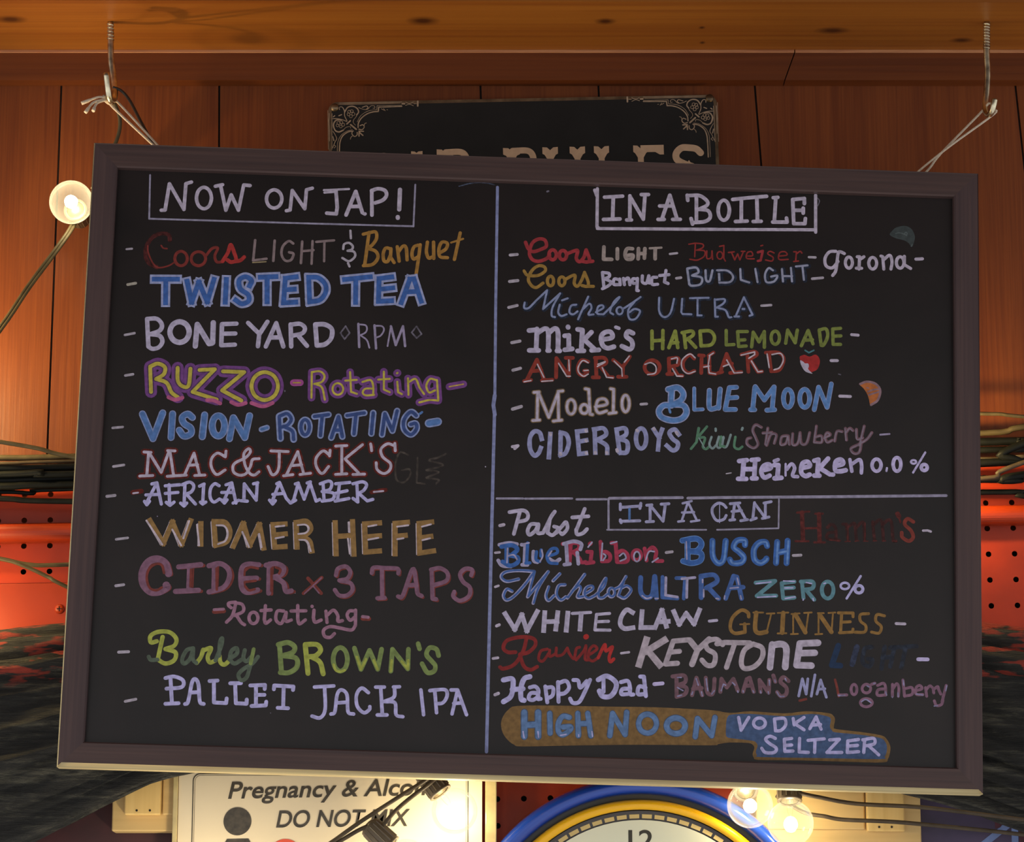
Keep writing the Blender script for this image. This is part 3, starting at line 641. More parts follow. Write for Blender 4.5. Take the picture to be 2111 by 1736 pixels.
# ------------------------------------------------------------------ traced lettering, tenths of a millimetre on the board
# '#part|label', then: kind (L line, S curve, O ring, F filled) paint width layer, first point, steps
LETTERS = """
#lettering|boxed white heading over the left column
L line 19 1 -3988 2907 15 -464
L line 19 2 -3973 2440 1555 7
L line 19 3 -2418 2447 1156 9
L line 19 4 -1255 2902 -4 -448
L lavp 37 5 -3854 2535 39 3 30 283 163 -270 6 277 56 19
O lavp 37 5 -3429 2796 56 -32 27 -80 -19 -83 -52 -35 -56 31 -27 81 19 82
L lavp 37 5 -3313 2811 74 20
L lavp 37 5 -3259 2820 67 -262 47 167 82 -162 42 273 65 -5
O lavp 37 5 -2706 2795 57 -27 26 -68 -20 -70 -55 -31 -57 26 -26 69 20 70
L lavp 37 5 -2571 2575 38 9 13 211 137 -192 9 204 59 19
L lavp 23 6 -2194 2809 257 22
L lavp 23 6 -2188 2783 118 14
L lavp 39 7 -2070 2806 20 -176 -7 -70 -98 4
L lavp 39 7 -1956 2551 90 257 78 -230 25 -8
L lavp 39 7 -1905 2644 85 5
L lavp 39 7 -1690 2560 -12 264
S lavp 39 7 -1704 2821 65 24 71 -16 20 -51 -36 -53 -79 -34
L lavp 45 8 -1411 2842 -1 -212
L lavp 45 8 -1424 2549 1 -10
#dividing_line|pale blue vertical line between the two columns
L linb 30 1 -406 2906 16 -1212 19 -1018
L linb 39 2 -372 701 -12 -102 18 -100
L linb 33 3 -370 524 8 -1745 9 -1702
S linbf 12 4 -803 2901 99 32 109 16 80 -2 80 -18
#lettering|faded dark red script
L grey 21 1 -4187 2108 56 7
S redd 43 2 -3749 2219 -17 56 -80 11 -86 -48 -54 -99 0 -103 38 -70 81 -38
S redm 16 3 -3774 2128 -39 5 -22 27
S redm 16 3 -3972 2150 9 -72 55 -111 61 -43 97 23 58 38
O redm 31 4 -3629 2105 46 -21 22 -53 -16 -55 -45 -24 -46 21 -21 53 16 55
O redm 31 4 -3452 2107 54 -20 24 -52 -19 -53 -51 -24 -54 20 -24 52 19 53
S redm 29 5 -3375 2063 60 81 59 8 -26 -81 23 -65 59 2
S red 39 6 -3200 2013 50 94 25 85 38 -78 24 -81 -48 -25 -41 22
S red 39 6 -3072 2017 54 13 37 37
#lettering|grey capitals with a cream underline
L mauveg 27 1 -2877 2250 -11 -216 135 23
L mauveg 27 1 -2677 2252 -5 -216
S mauveg 27 1 -2486 2228 -48 24 -57 -59 -9 -87 41 -62 58 9 22 65 -45 16
L mauveg 27 1 -2395 2252 -3 -229
L cream 11 2 -2892 2011 136 14
L mauveg 25 3 -2289 2261 0 -242
L mauveg 25 3 -2397 2149 122 16
L mauveg 25 3 -2251 2254 182 23
L mauveg 25 3 -2167 2255 5 -204
#lettering|pale ampersand
L grey 24 1 -1905 2386 8 -81
S grey 24 1 -1971 2188 8 51 49 16 39 -33 -9 -37 -42 -14
S grey 24 1 -1926 2171 65 -8 13 -51 -59 -51 -70 31
L grey 24 1 -1916 2040 16 -35
#lettering|gold lettering
L gold 35 1 -1771 2353 65 19
L gold 35 1 -1713 2374 -32 -351
S gold 35 1 -1720 2368 74 13 12 -66 -37 -68 -53 -43
S gold 35 1 -1724 2204 85 -28 27 -66 -51 -74 -94 -18
S gold 35 1 -1486 2207 -50 6 -23 -60 10 -74 38 -7 22 58
L gold 35 1 -1482 2209 -1 -89 39 -58
L gold 35 1 -1418 2232 25 -153
S gold 35 1 -1406 2174 47 66 33 -19 14 -126
S gold 35 1 -1205 2256 -42 -22 -18 -71 20 -56 49 28
L gold 35 1 -1183 2261 -11 -131 -23 -206
S gold 35 1 -1110 2292 -7 -103 25 -66 36 12
L gold 35 1 -1047 2294 8 -174
S gold 35 1 -985 2178 68 49 11 60 -56 8 -27 -71 13 -81 77 -10
L gold 35 2 -776 2402 -51 -285
L gold 21 3 -866 2295 122 45
#lettering|blue block capitals with pale blue outlines
L cream2 29 1 -4154 1734 80 17
Q paleb 95 2 -3888 1800 239 8
Q paleb 95 2 -3769 1799 10 -245
Q paleb 95 2 -3552 1791 58 -222 63 216 96 -206 57 242
Q paleb 95 2 -3152 1825 0 -245
T paleb 95 2 -2912 1762 17 57 -61 39 -65 -38 17 -92 81 -58 8 -66 -67 -33 -66 38
Q paleb 95 2 -2808 1858 162 13
Q paleb 95 2 -2737 1850 11 -250
Q paleb 95 2 -2439 1876 -112 -19 -7 -261 126 12
Q paleb 95 2 -2546 1734 93 10
Q blue 51 3 -3888 1800 239 8
Q blue 51 3 -3769 1799 10 -245
Q blue 51 3 -3552 1791 58 -222 63 216 96 -206 57 242
Q blue 51 3 -3152 1825 0 -245
T blue 51 3 -2912 1762 17 57 -61 39 -65 -38 17 -92 81 -58 8 -66 -67 -33 -66 38
Q blue 51 3 -2808 1858 162 13
Q blue 51 3 -2737 1850 11 -250
Q blue 51 3 -2439 1876 -112 -19 -7 -261 126 12
Q blue 51 3 -2546 1734 93 10
Q paleb 95 4 -2313 1872 21 -255
T paleb 95 4 -2313 1875 97 -2 74 -64 9 -86 -54 -82 -105 -26
Q paleb 95 4 -1947 1864 266 38
Q paleb 95 4 -1830 1872 7 -248
Q paleb 95 4 -1461 1908 -131 -21 2 -242 135 12
Q paleb 95 4 -1582 1773 135 20
Q paleb 95 4 -1356 1638 79 253 41 6 83 -237
Q paleb 95 4 -1307 1754 103 10
Q blue 51 5 -2313 1872 21 -255
T blue 51 5 -2313 1875 97 -2 74 -64 9 -86 -54 -82 -105 -26
Q blue 51 5 -1947 1864 266 38
Q blue 51 5 -1830 1872 7 -248
Q blue 51 5 -1461 1908 -131 -21 2 -242 135 12
Q blue 51 5 -1582 1773 135 20
Q blue 51 5 -1356 1638 79 253 41 6 83 -237
Q blue 51 5 -1307 1754 103 10
#lettering|plain lavender block capitals with two small diamonds
L grey 25 1 -4154 1203 97 23
L lav 45 2 -3938 1378 29 -288
S lav 45 2 -3938 1380 100 3 54 -61 -23 -63 -101 -42
S lav 45 2 -3908 1222 104 -14 34 -60 -33 -61 -63 -19 -43 22
L lav 45 2 -3027 1361 -147 -10 3 -222 138 11
L lav 45 2 -3169 1250 135 7
L lav 45 2 -2909 1373 118 -110
L lav 45 2 -2713 1392 -78 -137 -7 -124
L lav 45 2 -2718 1131 95 250 83 -244
L lav 45 2 -2672 1227 100 5
L lav 45 2 -2476 1372 16 -232
S lav 45 2 -2476 1369 93 12 53 -39 -20 -57 -97 -30
L lav 45 2 -2393 1257 93 -105
O lav 55 3 -3606 1361 71 -30 32 -75 -25 -78 -67 -34 -71 30 -33 75 25 78
L lav 55 3 -3434 1111 9 229 129 -199 29 6
L lav 55 3 -3263 1363 4 -210
L lav 49 4 -2224 1378 24 -216
S lav 49 4 -2224 1380 96 3 73 -47 -3 -96 -61 -65 -81 -15
L greyl 16 5 -1915 1373 -50 -74 45 -63 49 66 -44 71
L greyl 16 5 -1192 1396 -47 -67 53 -57 48 45 -54 79
L lavd 25 6 -1786 1401 18 -243
L lavd 25 6 -1621 1392 25 -243
L lavd 25 6 -1453 1387 56 -196 67 201 29 -208
S lavd 17 7 -1778 1396 64 -7 18 -35 -15 -42 -56 -32
S lavd 17 7 -1754 1278 61 -46 29 -78
S lavd 17 7 -1620 1387 76 -3 21 -40 -30 -57 -46 -24
L lavd 17 7 -1480 1178 27 209
#lettering|fat purple letters filled with yellow
L grey 27 1 -4126 780 76 16
L purple 123 2 -3880 874 23 -256
S purple 123 2 -3880 882 76 33 73 -36 -8 -73 -74 -52
S purple 123 2 -3803 754 99 -37 54 -97 67 -48
S purple 123 2 -3601 879 9 -136 54 -57 58 15 9 172
L purple 123 2 -3378 863 154 13 -213 -243 247 -72
L purple 123 2 -3140 857 215 -1 -215 -198 200 -99
O purple 123 2 -2717 863 97 -39 44 -102 -35 -104 -93 -46 -97 39 -44 102 35 104
L purpled 62 3 -3880 874 23 -256
S purpled 62 3 -3880 882 76 33 73 -36 -8 -73 -74 -52
S purpled 62 3 -3803 754 99 -37 54 -97 67 -48
S purpled 62 3 -3601 879 9 -136 54 -57 58 15 9 172
L purpled 62 3 -3378 863 154 13 -213 -243 247 -72
L purpled 62 3 -3140 857 215 -1 -215 -198 200 -99
O purpled 62 3 -2717 863 97 -39 44 -102 -35 -104 -93 -46 -97 39 -44 102 35 104
L yellow 39 4 -3880 874 23 -256
S yellow 39 4 -3880 882 76 33 73 -36 -8 -73 -74 -52
S yellow 39 4 -3803 754 99 -37 54 -97 67 -48
S yellow 39 4 -3601 879 9 -136 54 -57 58 15 9 172
L yellow 39 4 -3378 863 154 13 -213 -243 247 -72
L yellow 39 4 -3140 857 215 -1 -215 -198 200 -99
O yellow 39 4 -2717 863 97 -39 44 -102 -35 -104 -93 -46 -97 39 -44 102 35 104
S pink 39 5 -3678 569 69 -23 72 23
S pink 39 5 -3287 552 69 -2 65 -28
S pink 39 5 -3042 540 70 -27 77 22
S pink 39 5 -2837 537 119 -31 96 39
L pinkp 70 6 -2421 762 69 3
L yellowd 14 7 -2421 762 69 3
#lettering|small yellow lettering outlined in purple
L purple 78 1 -2239 874 7 -261
S purple 78 1 -2240 879 83 11 48 -46 -24 -62 -77 -25
S purple 78 1 -2200 758 70 -36 34 -125
O purple 78 1 -1971 773 39 -17 18 -42 -14 -43 -38 -19 -39 16 -17 42 14 44
L purple 78 1 -1851 893 18 -206 60 -18
L purple 78 1 -1896 802 115 12
S purple 78 1 -1721 794 79 23 30 -57 5 -93
S purple 78 1 -1611 727 -76 -2 -28 -39 30 -30 86 8
L purple 78 1 -1508 909 7 -186 60 -26
L purple 78 1 -1563 824 117 12
L purple 78 1 -1368 808 13 -110 38 -17
L purple 78 1 -1374 897 6 4
L purple 78 1 -1260 847 11 -171
S purple 78 1 -1255 807 72 36 44 -88 48 -66
S purple 78 1 -977 840 -59 8 -35 -70 30 -70 60 23
L purple 78 1 -965 840 20 -209
S purple 78 1 -945 626 -93 2 -98 -28
L yellow 21 2 -2239 874 7 -261
S yellow 21 2 -2240 879 83 11 48 -46 -24 -62 -77 -25
S yellow 21 2 -2200 758 70 -36 34 -125
O yellow 21 2 -1971 773 39 -17 18 -42 -14 -43 -38 -19 -39 16 -17 42 14 44
L yellow 21 2 -1851 893 18 -206 60 -18
L yellow 21 2 -1896 802 115 12
S yellow 21 2 -1721 794 79 23 30 -57 5 -93
S yellow 21 2 -1611 727 -76 -2 -28 -39 30 -30 86 8
L yellow 21 2 -1508 909 7 -186 60 -26
L yellow 21 2 -1563 824 117 12
L yellow 21 2 -1368 808 13 -110 38 -17
L yellow 21 2 -1374 897 6 4
L yellow 21 2 -1260 847 11 -171
S yellow 21 2 -1255 807 72 36 44 -88 48 -66
S yellow 21 2 -977 840 -59 8 -35 -70 30 -70 60 23
L yellow 21 2 -965 840 20 -209
S yellow 21 2 -945 626 -93 2 -98 -28
L purple 76 3 -837 774 142 32
L yellowd 13 4 -837 774 142 32
#lettering|sky blue hand lettered capitals
L grey 25 1 -4224 233 101 13
L skyl 72 2 -3932 388 120 -253 84 270
L skyl 72 2 -3628 399 -3 -246
S skyl 72 2 -3426 367 -49 34 -54 -37 22 -61 69 -46 3 -60 -67 -24 -50 58
L skyl 72 2 -3304 399 -13 -228
O skyl 72 2 -3165 394 46 -29 22 -74 -15 -74 -43 -33 -46 30 -22 73 15 75
L skyl 72 2 -3042 160 29 219 125 -202 38 228
L sky 51 3 -3932 388 120 -253 84 270
L sky 51 3 -3628 399 -3 -246
S sky 51 3 -3426 367 -49 34 -54 -37 22 -61 69 -46 3 -60 -67 -24 -50 58
L sky 51 3 -3304 399 -13 -228
O sky 51 3 -3165 394 46 -29 22 -74 -15 -74 -43 -33 -46 30 -22 73 15 75
L sky 51 3 -3042 160 29 219 125 -202 38 228
L skyl 60 4 -2722 267 53 20
L sky 29 5 -2722 267 53 20
#lettering|dark blue capitals outlined in pale blue
L skyl 70 1 -2550 407 22 -228
S skyl 70 1 -2550 409 79 30 44 -58 -38 -62 -66 -24
S skyl 70 1 -2504 306 92 -45 18 -87
L navy 35 2 -2550 407 22 -228
S navy 35 2 -2550 409 79 30 44 -58 -38 -62 -66 -24
S navy 35 2 -2504 306 92 -45 18 -87
O skyl 66 3 -2287 383 32 -22 15 -55 -11 -56 -29 -25 -31 23 -15 55 10 56
L skyl 66 3 -2194 418 142 25
L skyl 66 3 -2116 421 -9 -198
L skyl 66 3 -2015 204 65 221 47 -207
L skyl 66 3 -1983 283 66 5
L skyl 66 3 -1863 440 173 33
L skyl 66 3 -1775 453 -12 -201
L skyl 66 3 -1600 476 -11 -216
L skyl 66 3 -1503 253 21 217 83 -173 41 208
S skyl 66 3 -1162 463 -58 36 -64 -80 3 -100 69 -56 56 60 -11 58 -49 -12
O navy 35 4 -2287 383 32 -22 15 -55 -11 -56 -29 -25 -31 23 -15 55 10 56
L navy 35 4 -2194 418 142 25
L navy 35 4 -2116 421 -9 -198
L navy 35 4 -2015 204 65 221 47 -207
L navy 35 4 -1983 283 66 5
L navy 35 4 -1863 440 173 33
L navy 35 4 -1775 453 -12 -201
L navy 35 4 -1600 476 -11 -216
L navy 35 4 -1503 253 21 217 83 -173 41 208
S navy 35 4 -1162 463 -58 36 -64 -80 3 -100 69 -56 56 60 -11 58 -49 -12
L sky 23 5 -1127 482 22 18
L skyl 88 6 -1031 387 88 19
L sky 60 7 -1031 387 88 19
#lettering|white serif capitals with red outlines
L grey 27 1 -4194 -164 104 19
L redo 66 2 -3895 -5 71 -2
L redo 66 2 -3848 -8 -6 -234
L redo 66 2 -3925 -254 131 10
L redo 66 2 -3836 -21 125 -188 66 215
L redo 66 2 -3658 17 74 -1
L redo 66 2 -3633 2 46 -230
L redo 66 2 -3648 -247 190 18
L redo 66 2 -3475 -227 84 227 66 -219
L redo 66 2 -3373 -231 102 9
L redo 66 2 -3437 -127 87 9
L redo 66 2 -3070 31 -4 -60
S redo 66 2 -3074 -29 -80 37 -58 -60 4 -89 55 -72 83 49
S redo 66 2 -2733 -36 -66 -12 -18 -70 -45 -79 -67 -14 -58 36 6 79 111 66 46 61 -21 32 -44 -54 15 -109 50 -86 50 -20 45 35
L redo 66 2 -2618 48 175 -1
S redo 66 2 -2532 41 -2 -180 -56 -59 -50 84
L redo 66 2 -2480 -204 94 15
L redo 66 3 -2453 -198 106 247 70 -227
L redo 66 3 -2315 -186 106 18
L redo 66 3 -2397 -96 95 11
L redo 66 3 -2021 75 -3 -60
S redo 66 3 -2024 23 -68 42 -65 -74 3 -87 60 -72 65 74
L redo 66 3 -1967 119 113 9
L redo 66 3 -1905 121 11 -283
L redo 66 3 -1956 -173 113 11
L redo 66 3 -1697 143 -168 -150
L redo 66 3 -1864 -13 139 -137
L redo 66 3 -1781 -168 117 8
L redo 66 3 -1614 153 13 -70
L redo 66 3 -1370 167 7 -76
S redo 66 3 -1374 143 -69 17 -65 -56 21 -81 80 -65 -7 -70 -57 -36 -68 40 -12 69
L lavp 29 4 -3895 -5 71 -2
L lavp 29 4 -3848 -8 -6 -234
L lavp 29 4 -3925 -254 131 10
L lavp 29 4 -3836 -21 125 -188 66 215
L lavp 29 4 -3658 17 74 -1
L lavp 29 4 -3633 2 46 -230
L lavp 29 4 -3648 -247 190 18
L lavp 29 4 -3475 -227 84 227 66 -219
L lavp 29 4 -3373 -231 102 9
L lavp 29 4 -3437 -127 87 9
L lavp 29 4 -3070 31 -4 -60
S lavp 29 4 -3074 -29 -80 37 -58 -60 4 -89 55 -72 83 49
S lavp 29 4 -2733 -36 -66 -12 -18 -70 -45 -79 -67 -14 -58 36 6 79 111 66 46 61 -21 32 -44 -54 15 -109 50 -86 50 -20 45 35
L lavp 29 4 -2618 48 175 -1
S lavp 29 4 -2532 41 -2 -180 -56 -59 -50 84
L lavp 29 4 -2480 -204 94 15
L lavp 29 5 -2453 -198 106 247 70 -227
L lavp 29 5 -2315 -186 106 18
L lavp 29 5 -2397 -96 95 11
L lavp 29 5 -2021 75 -3 -60
S lavp 29 5 -2024 23 -68 42 -65 -74 3 -87 60 -72 65 74
L lavp 29 5 -1967 119 113 9
L lavp 29 5 -1905 121 11 -283
L lavp 29 5 -1956 -173 113 11
L lavp 29 5 -1697 143 -168 -150
L lavp 29 5 -1864 -13 139 -137
L lavp 29 5 -1781 -168 117 8
L lavp 29 5 -1614 153 13 -70
L lavp 29 5 -1370 167 7 -76
S lavp 29 5 -1374 143 -69 17 -65 -56 21 -81 80 -65 -7 -70 -57 -36 -68 40 -12 69
#lettering|ghost of wiped out letters
S ghost 19 1 -1230 54 -83 22 -41 -96 11 -179 79 -32 61 76 -12 60 -73 -13
L ghost 19 1 -1134 27 -1 -259 81 -7
S ghost 19 1 -854 76 -67 -37 -97 -28
S ghost 19 1 -1018 1 128 -31 -4 -25 -150 -40
S ghost 19 1 -1044 -100 127 -15 -124 -59
S ghost 19 1 -1041 -179 127 -16 -28 -41
#lettering|lavender capitals with arrow shaped feet between red dashes
L grey 31 1 -4242 -472 79 12
L redo 49 2 -3986 -424 86 16
L lavp 18 3 -3981 -432 48 8
L lavb 33 4 -3799 -331 50 14 -94 -211
L lavb 33 4 -3749 -319 56 -214
L lavb 33 4 -3852 -445 119 9
L lavb 33 4 -3863 -511 25 -35 25 37
L lavb 33 4 -3626 -333 15 -188
L lavb 33 4 -3663 -346 145 16
L lavb 33 4 -3659 -423 126 14
L lavb 33 4 -3645 -514 39 -30 39 35
L lavb 33 4 -3467 -328 2 -198
S lavb 33 4 -3495 -329 75 30 42 -36 -18 -60 -64 -34
L lavb 33 4 -3443 -428 92 -94
L lavb 33 4 -3500 -517 36 -29 25 31
L lavb 33 4 -3278 -322 -1 -178
L lavb 33 4 -3319 -338 45 24
L lavb 33 4 -3302 -501 24 -19 30 21
S lavb 33 4 -3123 -327 -45 19 -39 -51 0 -89 39 -48 56 33
L lavb 33 4 -2997 -293 -73 -190
L lavb 33 4 -2997 -293 52 -206
L lavb 33 4 -3093 -395 114 4
L lavb 33 4 -3095 -470 34 -33 25 35
L lavb 33 4 -2974 -500 55 31
L lavb 33 4 -3054 -315 57 22
L lavb 33 4 -2867 -467 -4 168
L lavb 33 4 -2896 -473 64 -3
L lavb 33 4 -2871 -299 128 -164 2 179
L lavb 33 4 -2778 -296 42 12
L lavb 33 4 -2518 -277 -67 -200
L lavb 33 4 -2545 -288 27 15 75 -160 46 -48 50 31
L lavb 33 4 -2610 -458 34 -39 25 36
L lavb 33 4 -2579 -398 105 13
L lavb 33 5 -2357 -284 29 11 -37 -168 -25 -38
L lavb 33 5 -2328 -281 66 -156 51 170 70 -186 36 19
L lavb 33 5 -2239 -270 32 13
L lavb 33 5 -2079 -263 17 -178
S lavb 33 5 -2107 -274 84 31 32 -27 -19 -60 -75 -22
S lavb 33 5 -2065 -352 96 -16 -8 -60 -104 -23
L lavb 33 5 -1810 -250 -142 -19
L lavb 33 5 -1913 -267 -13 -169
L lavb 33 5 -1953 -368 119 32
L lavb 33 5 -1950 -447 138 32
L lavb 33 5 -1738 -262 16 -177
S lavb 33 5 -1777 -263 95 23 42 -30 -29 -59 -56 -31
L lavb 33 5 -1715 -360 89 -74 55 17
L lavb 33 5 -1771 -413 50 -36
L redo 43 6 -1586 -344 140 29
L lavp 19 7 -1564 -340 94 12
#lettering|tan capitals with white left edges
L grey 25 1 -4126 -907 115 19
Q white 23 2 -3822 -713 147 -229 80 222 103 -226 78 244
Q white 23 2 -3310 -728 11 -212
Q white 23 2 -3179 -712 25 -223
T white 23 2 -3179 -704 114 -6 50 -95 -31 -99 -104 -41
Q white 23 2 -2974 -949 89 235 74 -220 87 215 55 -240
Q white 23 2 -2464 -705 -124 -9 29 -232 104 11
Q white 23 2 -2574 -822 116 15
Q tan 53 3 -3800 -704 148 -230 80 222 102 -226 79 245
Q tan 53 3 -3287 -719 10 -212
Q tan 53 3 -3156 -703 25 -224
T tan 53 3 -3157 -695 115 -7 50 -94 -31 -100 -105 -40
Q tan 53 3 -2951 -941 89 235 74 -220 87 216 55 -240
Q tan 53 3 -2442 -696 -123 -10 29 -231 104 11
Q tan 53 3 -2551 -814 116 16
Q white 23 4 -2356 -685 20 -254
T white 23 4 -2356 -685 104 13 47 -68 -42 -62 -84 -20
T white 23 4 -2313 -834 98 -36 30 -103
Q white 23 4 -1964 -675 22 -320
Q white 23 4 -1790 -659 27 -334
Q white 23 4 -1944 -816 162 15
Q white 23 4 -1517 -664 -151 -15 21 -287 141 17
Q white 23 4 -1653 -812 141 16
Q white 23 4 -1236 -649 -126 -16 11 -311
Q white 23 4 -1358 -797 104 14
Q white 23 4 -993 -637 -127 -20 15 -301 141 26
Q white 23 4 -1110 -805 114 20
Q tan 53 5 -2333 -677 20 -253
T tan 53 5 -2333 -677 104 14 47 -68 -42 -62 -84 -21
T tan 53 5 -2290 -825 98 -36 29 -103
Q tan 53 5 -1941 -666 22 -320
Q tan 53 5 -1767 -650 27 -334
Q tan 53 5 -1921 -807 162 15
Q tan 53 5 -1494 -655 -151 -15 21 -287 140 16
Q tan 53 5 -1630 -804 141 17
Q tan 53 5 -1213 -640 -126 -16 11 -311
Q tan 53 5 -1335 -788 104 14
Q tan 53 5 -970 -629 -127 -20 15 -301 141 27
Q tan 53 5 -1087 -796 114 19
L white 19 6 -3833 -707 171 -239
L white 19 6 -3570 -790 97 -158
L white 19 6 -3405 -697 -49 -178
L white 19 6 -3325 -733 32 -209
S white 19 6 -3128 -732 78 -7 37 -68 -20 -79 -71 -37
L white 19 6 -2868 -792 74 -150
L white 19 6 -2698 -807 30 -134
L white 19 6 -2537 -728 87 13
L white 19 6 -2532 -846 82 18
S white 18 7 -2315 -704 77 6 36 -39 -32 -45 -72 -12
S white 18 7 -2294 -853 78 -12 43 -102
L white 18 7 -1607 -695 82 17
L white 18 7 -1602 -830 101 22
L white 18 7 -1316 -688 111 18
L white 18 7 -1311 -816 62 12
L white 18 7 -1068 -680 91 27
L white 18 7 -1059 -818 77 22
L white 18 7 -1807 -660 8 -98
L white 18 7 -1806 -827 24 -152
#lettering|large mauve capitals with dark red inner edges
L grey 29 1 -4103 -1377 77 13
L rust 34 2 -3458 -1175 222 30
L rust 34 2 -3347 -1160 1 -243
L rust 34 2 -3477 -1424 229 18
L rust 34 2 -3100 -1146 6 -260
S rust 34 2 -3155 -1154 108 25 81 -47 20 -90 -56 -104 -140 -49
S rust 34 2 -2658 -1128 -121 1 -51 -56 8 -170 56 -59 109 28
L rust 34 2 -2814 -1275 140 11
L rust 34 2 -2553 -1118 6 -294
S rust 34 2 -2586 -1130 98 19 77 -36 -17 -71 -97 -37
S rust 34 2 -2482 -1254 78 -51 28 -83 54 6
L rust 34 3 -3472 -1171 222 30
L rust 34 3 -3361 -1156 1 -243
L rust 34 3 -3490 -1420 229 19
L rust 34 3 -3113 -1142 6 -260
S rust 34 3 -3169 -1150 109 25 80 -47 20 -90 -55 -103 -141 -50
S rust 34 3 -2671 -1124 -121 1 -51 -56 8 -169 56 -60 108 29
L rust 34 3 -2828 -1271 140 11
L rust 34 3 -2567 -1113 7 -295
S rust 34 3 -2600 -1126 98 19 78 -36 -17 -71 -97 -37
S rust 34 3 -2496 -1249 78 -52 29 -83 53 6
S rust 45 4 -3559 -1244 -37 105 -82 38 -88 -30 -54 -104 12 -113 69 -81 89 -4 78 45 -4 27
S rust 34 5 -1898 -1215 18 67 77 25 47 -53 -28 -69 -78 -21
S rust 34 5 -1853 -1270 102 -19 24 -67 -53 -59 -78 -2 -45 53
S rust 34 5 -1541 -1181 19 55 123 0 115 -3 10 -48
L rust 34 5 -1441 -1132 14 -283
L rust 34 5 -1475 -1434 73 6
S rust 34 5 -1269 -1410 47 13 90 269 38 -129 19 -113 41 -27
L rust 34 5 -1189 -1296 96 9
L rust 34 5 -943 -1128 20 -294
S rust 34 5 -948 -1128 87 19 78 -48 -9 -79 -129 -50
L rust 34 5 -923 -1419 36 -7
S rust 34 5 -543 -1172 7 55 -67 9 -52 -56 33 -78 69 -55 -8 -88 -88 -48 -67 41 8 47
S mauve 74 6 -3584 -1238 -37 105 -82 38 -88 -30 -54 -104 12 -113 69 -81 89 -4 78 45 -4 27
L mauve 52 7 -3487 -1167 221 30
L mauve 52 7 -3377 -1152 2 -243
L mauve 52 7 -3506 -1416 229 19
L mauve 52 7 -3129 -1138 6 -260
S mauve 52 7 -3185 -1146 109 25 80 -47 20 -90 -55 -103 -141 -50
S mauve 52 7 -2687 -1120 -121 1 -51 -56 8 -169 56 -60 108 29
L mauve 52 7 -2844 -1267 141 11
L mauve 52 7 -2582 -1109 6 -295
S mauve 52 7 -2615 -1122 97 19 78 -36 -17 -71 -97 -37
S mauve 52 7 -2512 -1245 79 -52 28 -83 53 6
S mauve 43 8 -1912 -1202 18 67 77 25 47 -53 -28 -69 -78 -21
S mauve 43 8 -1867 -1257 102 -19 25 -67 -54 -59 -78 -2 -45 53
S mauve 43 8 -1554 -1167 18 55 123 -1 116 -3 9 -48
L mauve 43 8 -1455 -1119 14 -283
L mauve 43 8 -1489 -1421 73 6
S mauve 43 8 -1283 -1397 48 13 89 269 38 -129 19 -113 42 -27
L mauve 43 8 -1203 -1283 96 10
L mauve 43 8 -957 -1114 20 -295
S mauve 43 8 -962 -1115 87 19 78 -47 -9 -80 -129 -50
L mauve 43 8 -937 -1406 36 -7
S mauve 43 8 -557 -1159 8 55 -68 9 -52 -56 34 -78 68 -55 -8 -88 -88 -48 -66 41 7 47
S rust 25 9 -3629 -1233 -26 76 -57 12 -64 -48 -23 -91 33 -101 68 -26 54 30
L rust 25 9 -3361 -1191 2 -170
L rust 25 9 -3107 -1171 12 -215
S rust 25 9 -2694 -1158 -79 9 -49 -36
L rust 25 9 -2816 -1300 105 17
S rust 25 9 -2814 -1343 40 -39 56 13
L rust 25 9 -2558 -1154 8 -226
S rust 25 9 -2516 -1141 46 -22 -10 -40
L rust 36 10 -2190 -1242 138 -147
L rust 36 10 -2053 -1231 -175 -164
L mauve 14 11 -2056 -1234 -163 -164
L mauve 14 11 -2133 -1322 59 -66
#lettering|small pink curly lettering with a swash tail
L rust 43 1 -3111 -1608 97 10
L rose 29 2 -3112 -1587 93 8
S rose 34 3 -2944 -1562 -25 22 3 25 64 9
S rose 34 3 -2899 -1515 -28 -125 -56 -69
S rose 34 3 -2907 -1511 73 -16 12 -67 -82 -45
S rose 34 3 -2884 -1641 45 -64 37 -24
O rose 34 3 -2719 -1600 32 -16 15 -40 -11 -41 -31 -18 -32 16 -15 40 11 41
L rose 34 3 -2603 -1531 -5 -144
S rose 34 3 -2608 -1664 16 -44 46 35
L rose 34 3 -2645 -1582 101 10
S rose 34 3 -2419 -1579 -64 -5 -8 -88 55 -32 40 101
S rose 34 3 -2394 -1592 2 -88 53 13
L rose 34 4 -2281 -1519 6 -135
S rose 34 4 -2275 -1654 19 -50 57 42
L rose 34 4 -2345 -1577 147 7
L rose 34 4 -2117 -1561 -3 -76
S rose 34 4 -2120 -1637 19 -45 60 24
L rose 34 4 -2138 -1523 1 -2
L rose 34 4 -1998 -1568 16 -112
S rose 34 4 -1987 -1613 63 58 46 -52 5 -57 44 6
S rose 34 4 -1708 -1557 -55 -2 -21 -45 33 -47 46 35
L rose 34 4 -1702 -1548 4 -155
S rose 34 4 -1698 -1703 -38 -46 -112 16 -101 11 -63 -36 11 -61 56 -11 41 39
L rust 41 5 -1629 -1631 65 0
L rose 32 6 -1630 -1611 56 -5
#lettering|lime green script and capitals fading to grey green
L grey 29 1 -4038 -2043 98 8
S green 43 2 -3666 -1922 -58 -13 -5 65 75 43 111 -1 70 -65 -18 -68 -85 -36
L green 43 2 -3610 -1877 -35 -217
S green 43 2 -3576 -1997 101 -31 -9 -78 -85 -36 -81 40
S green 43 2 -3261 -2127 41 62 19 73
S green 43 2 -3199 -1999 75 25 -29 -88 25 -56 54 22
S green 43 2 -3037 -2048 14 -66 40 -21 42 37
S greend 41 3 -3650 -2106 -64 -4 -24 30
S greend 41 3 -3302 -1980 -63 -24 -40 -89 22 -44 54 47 28 99
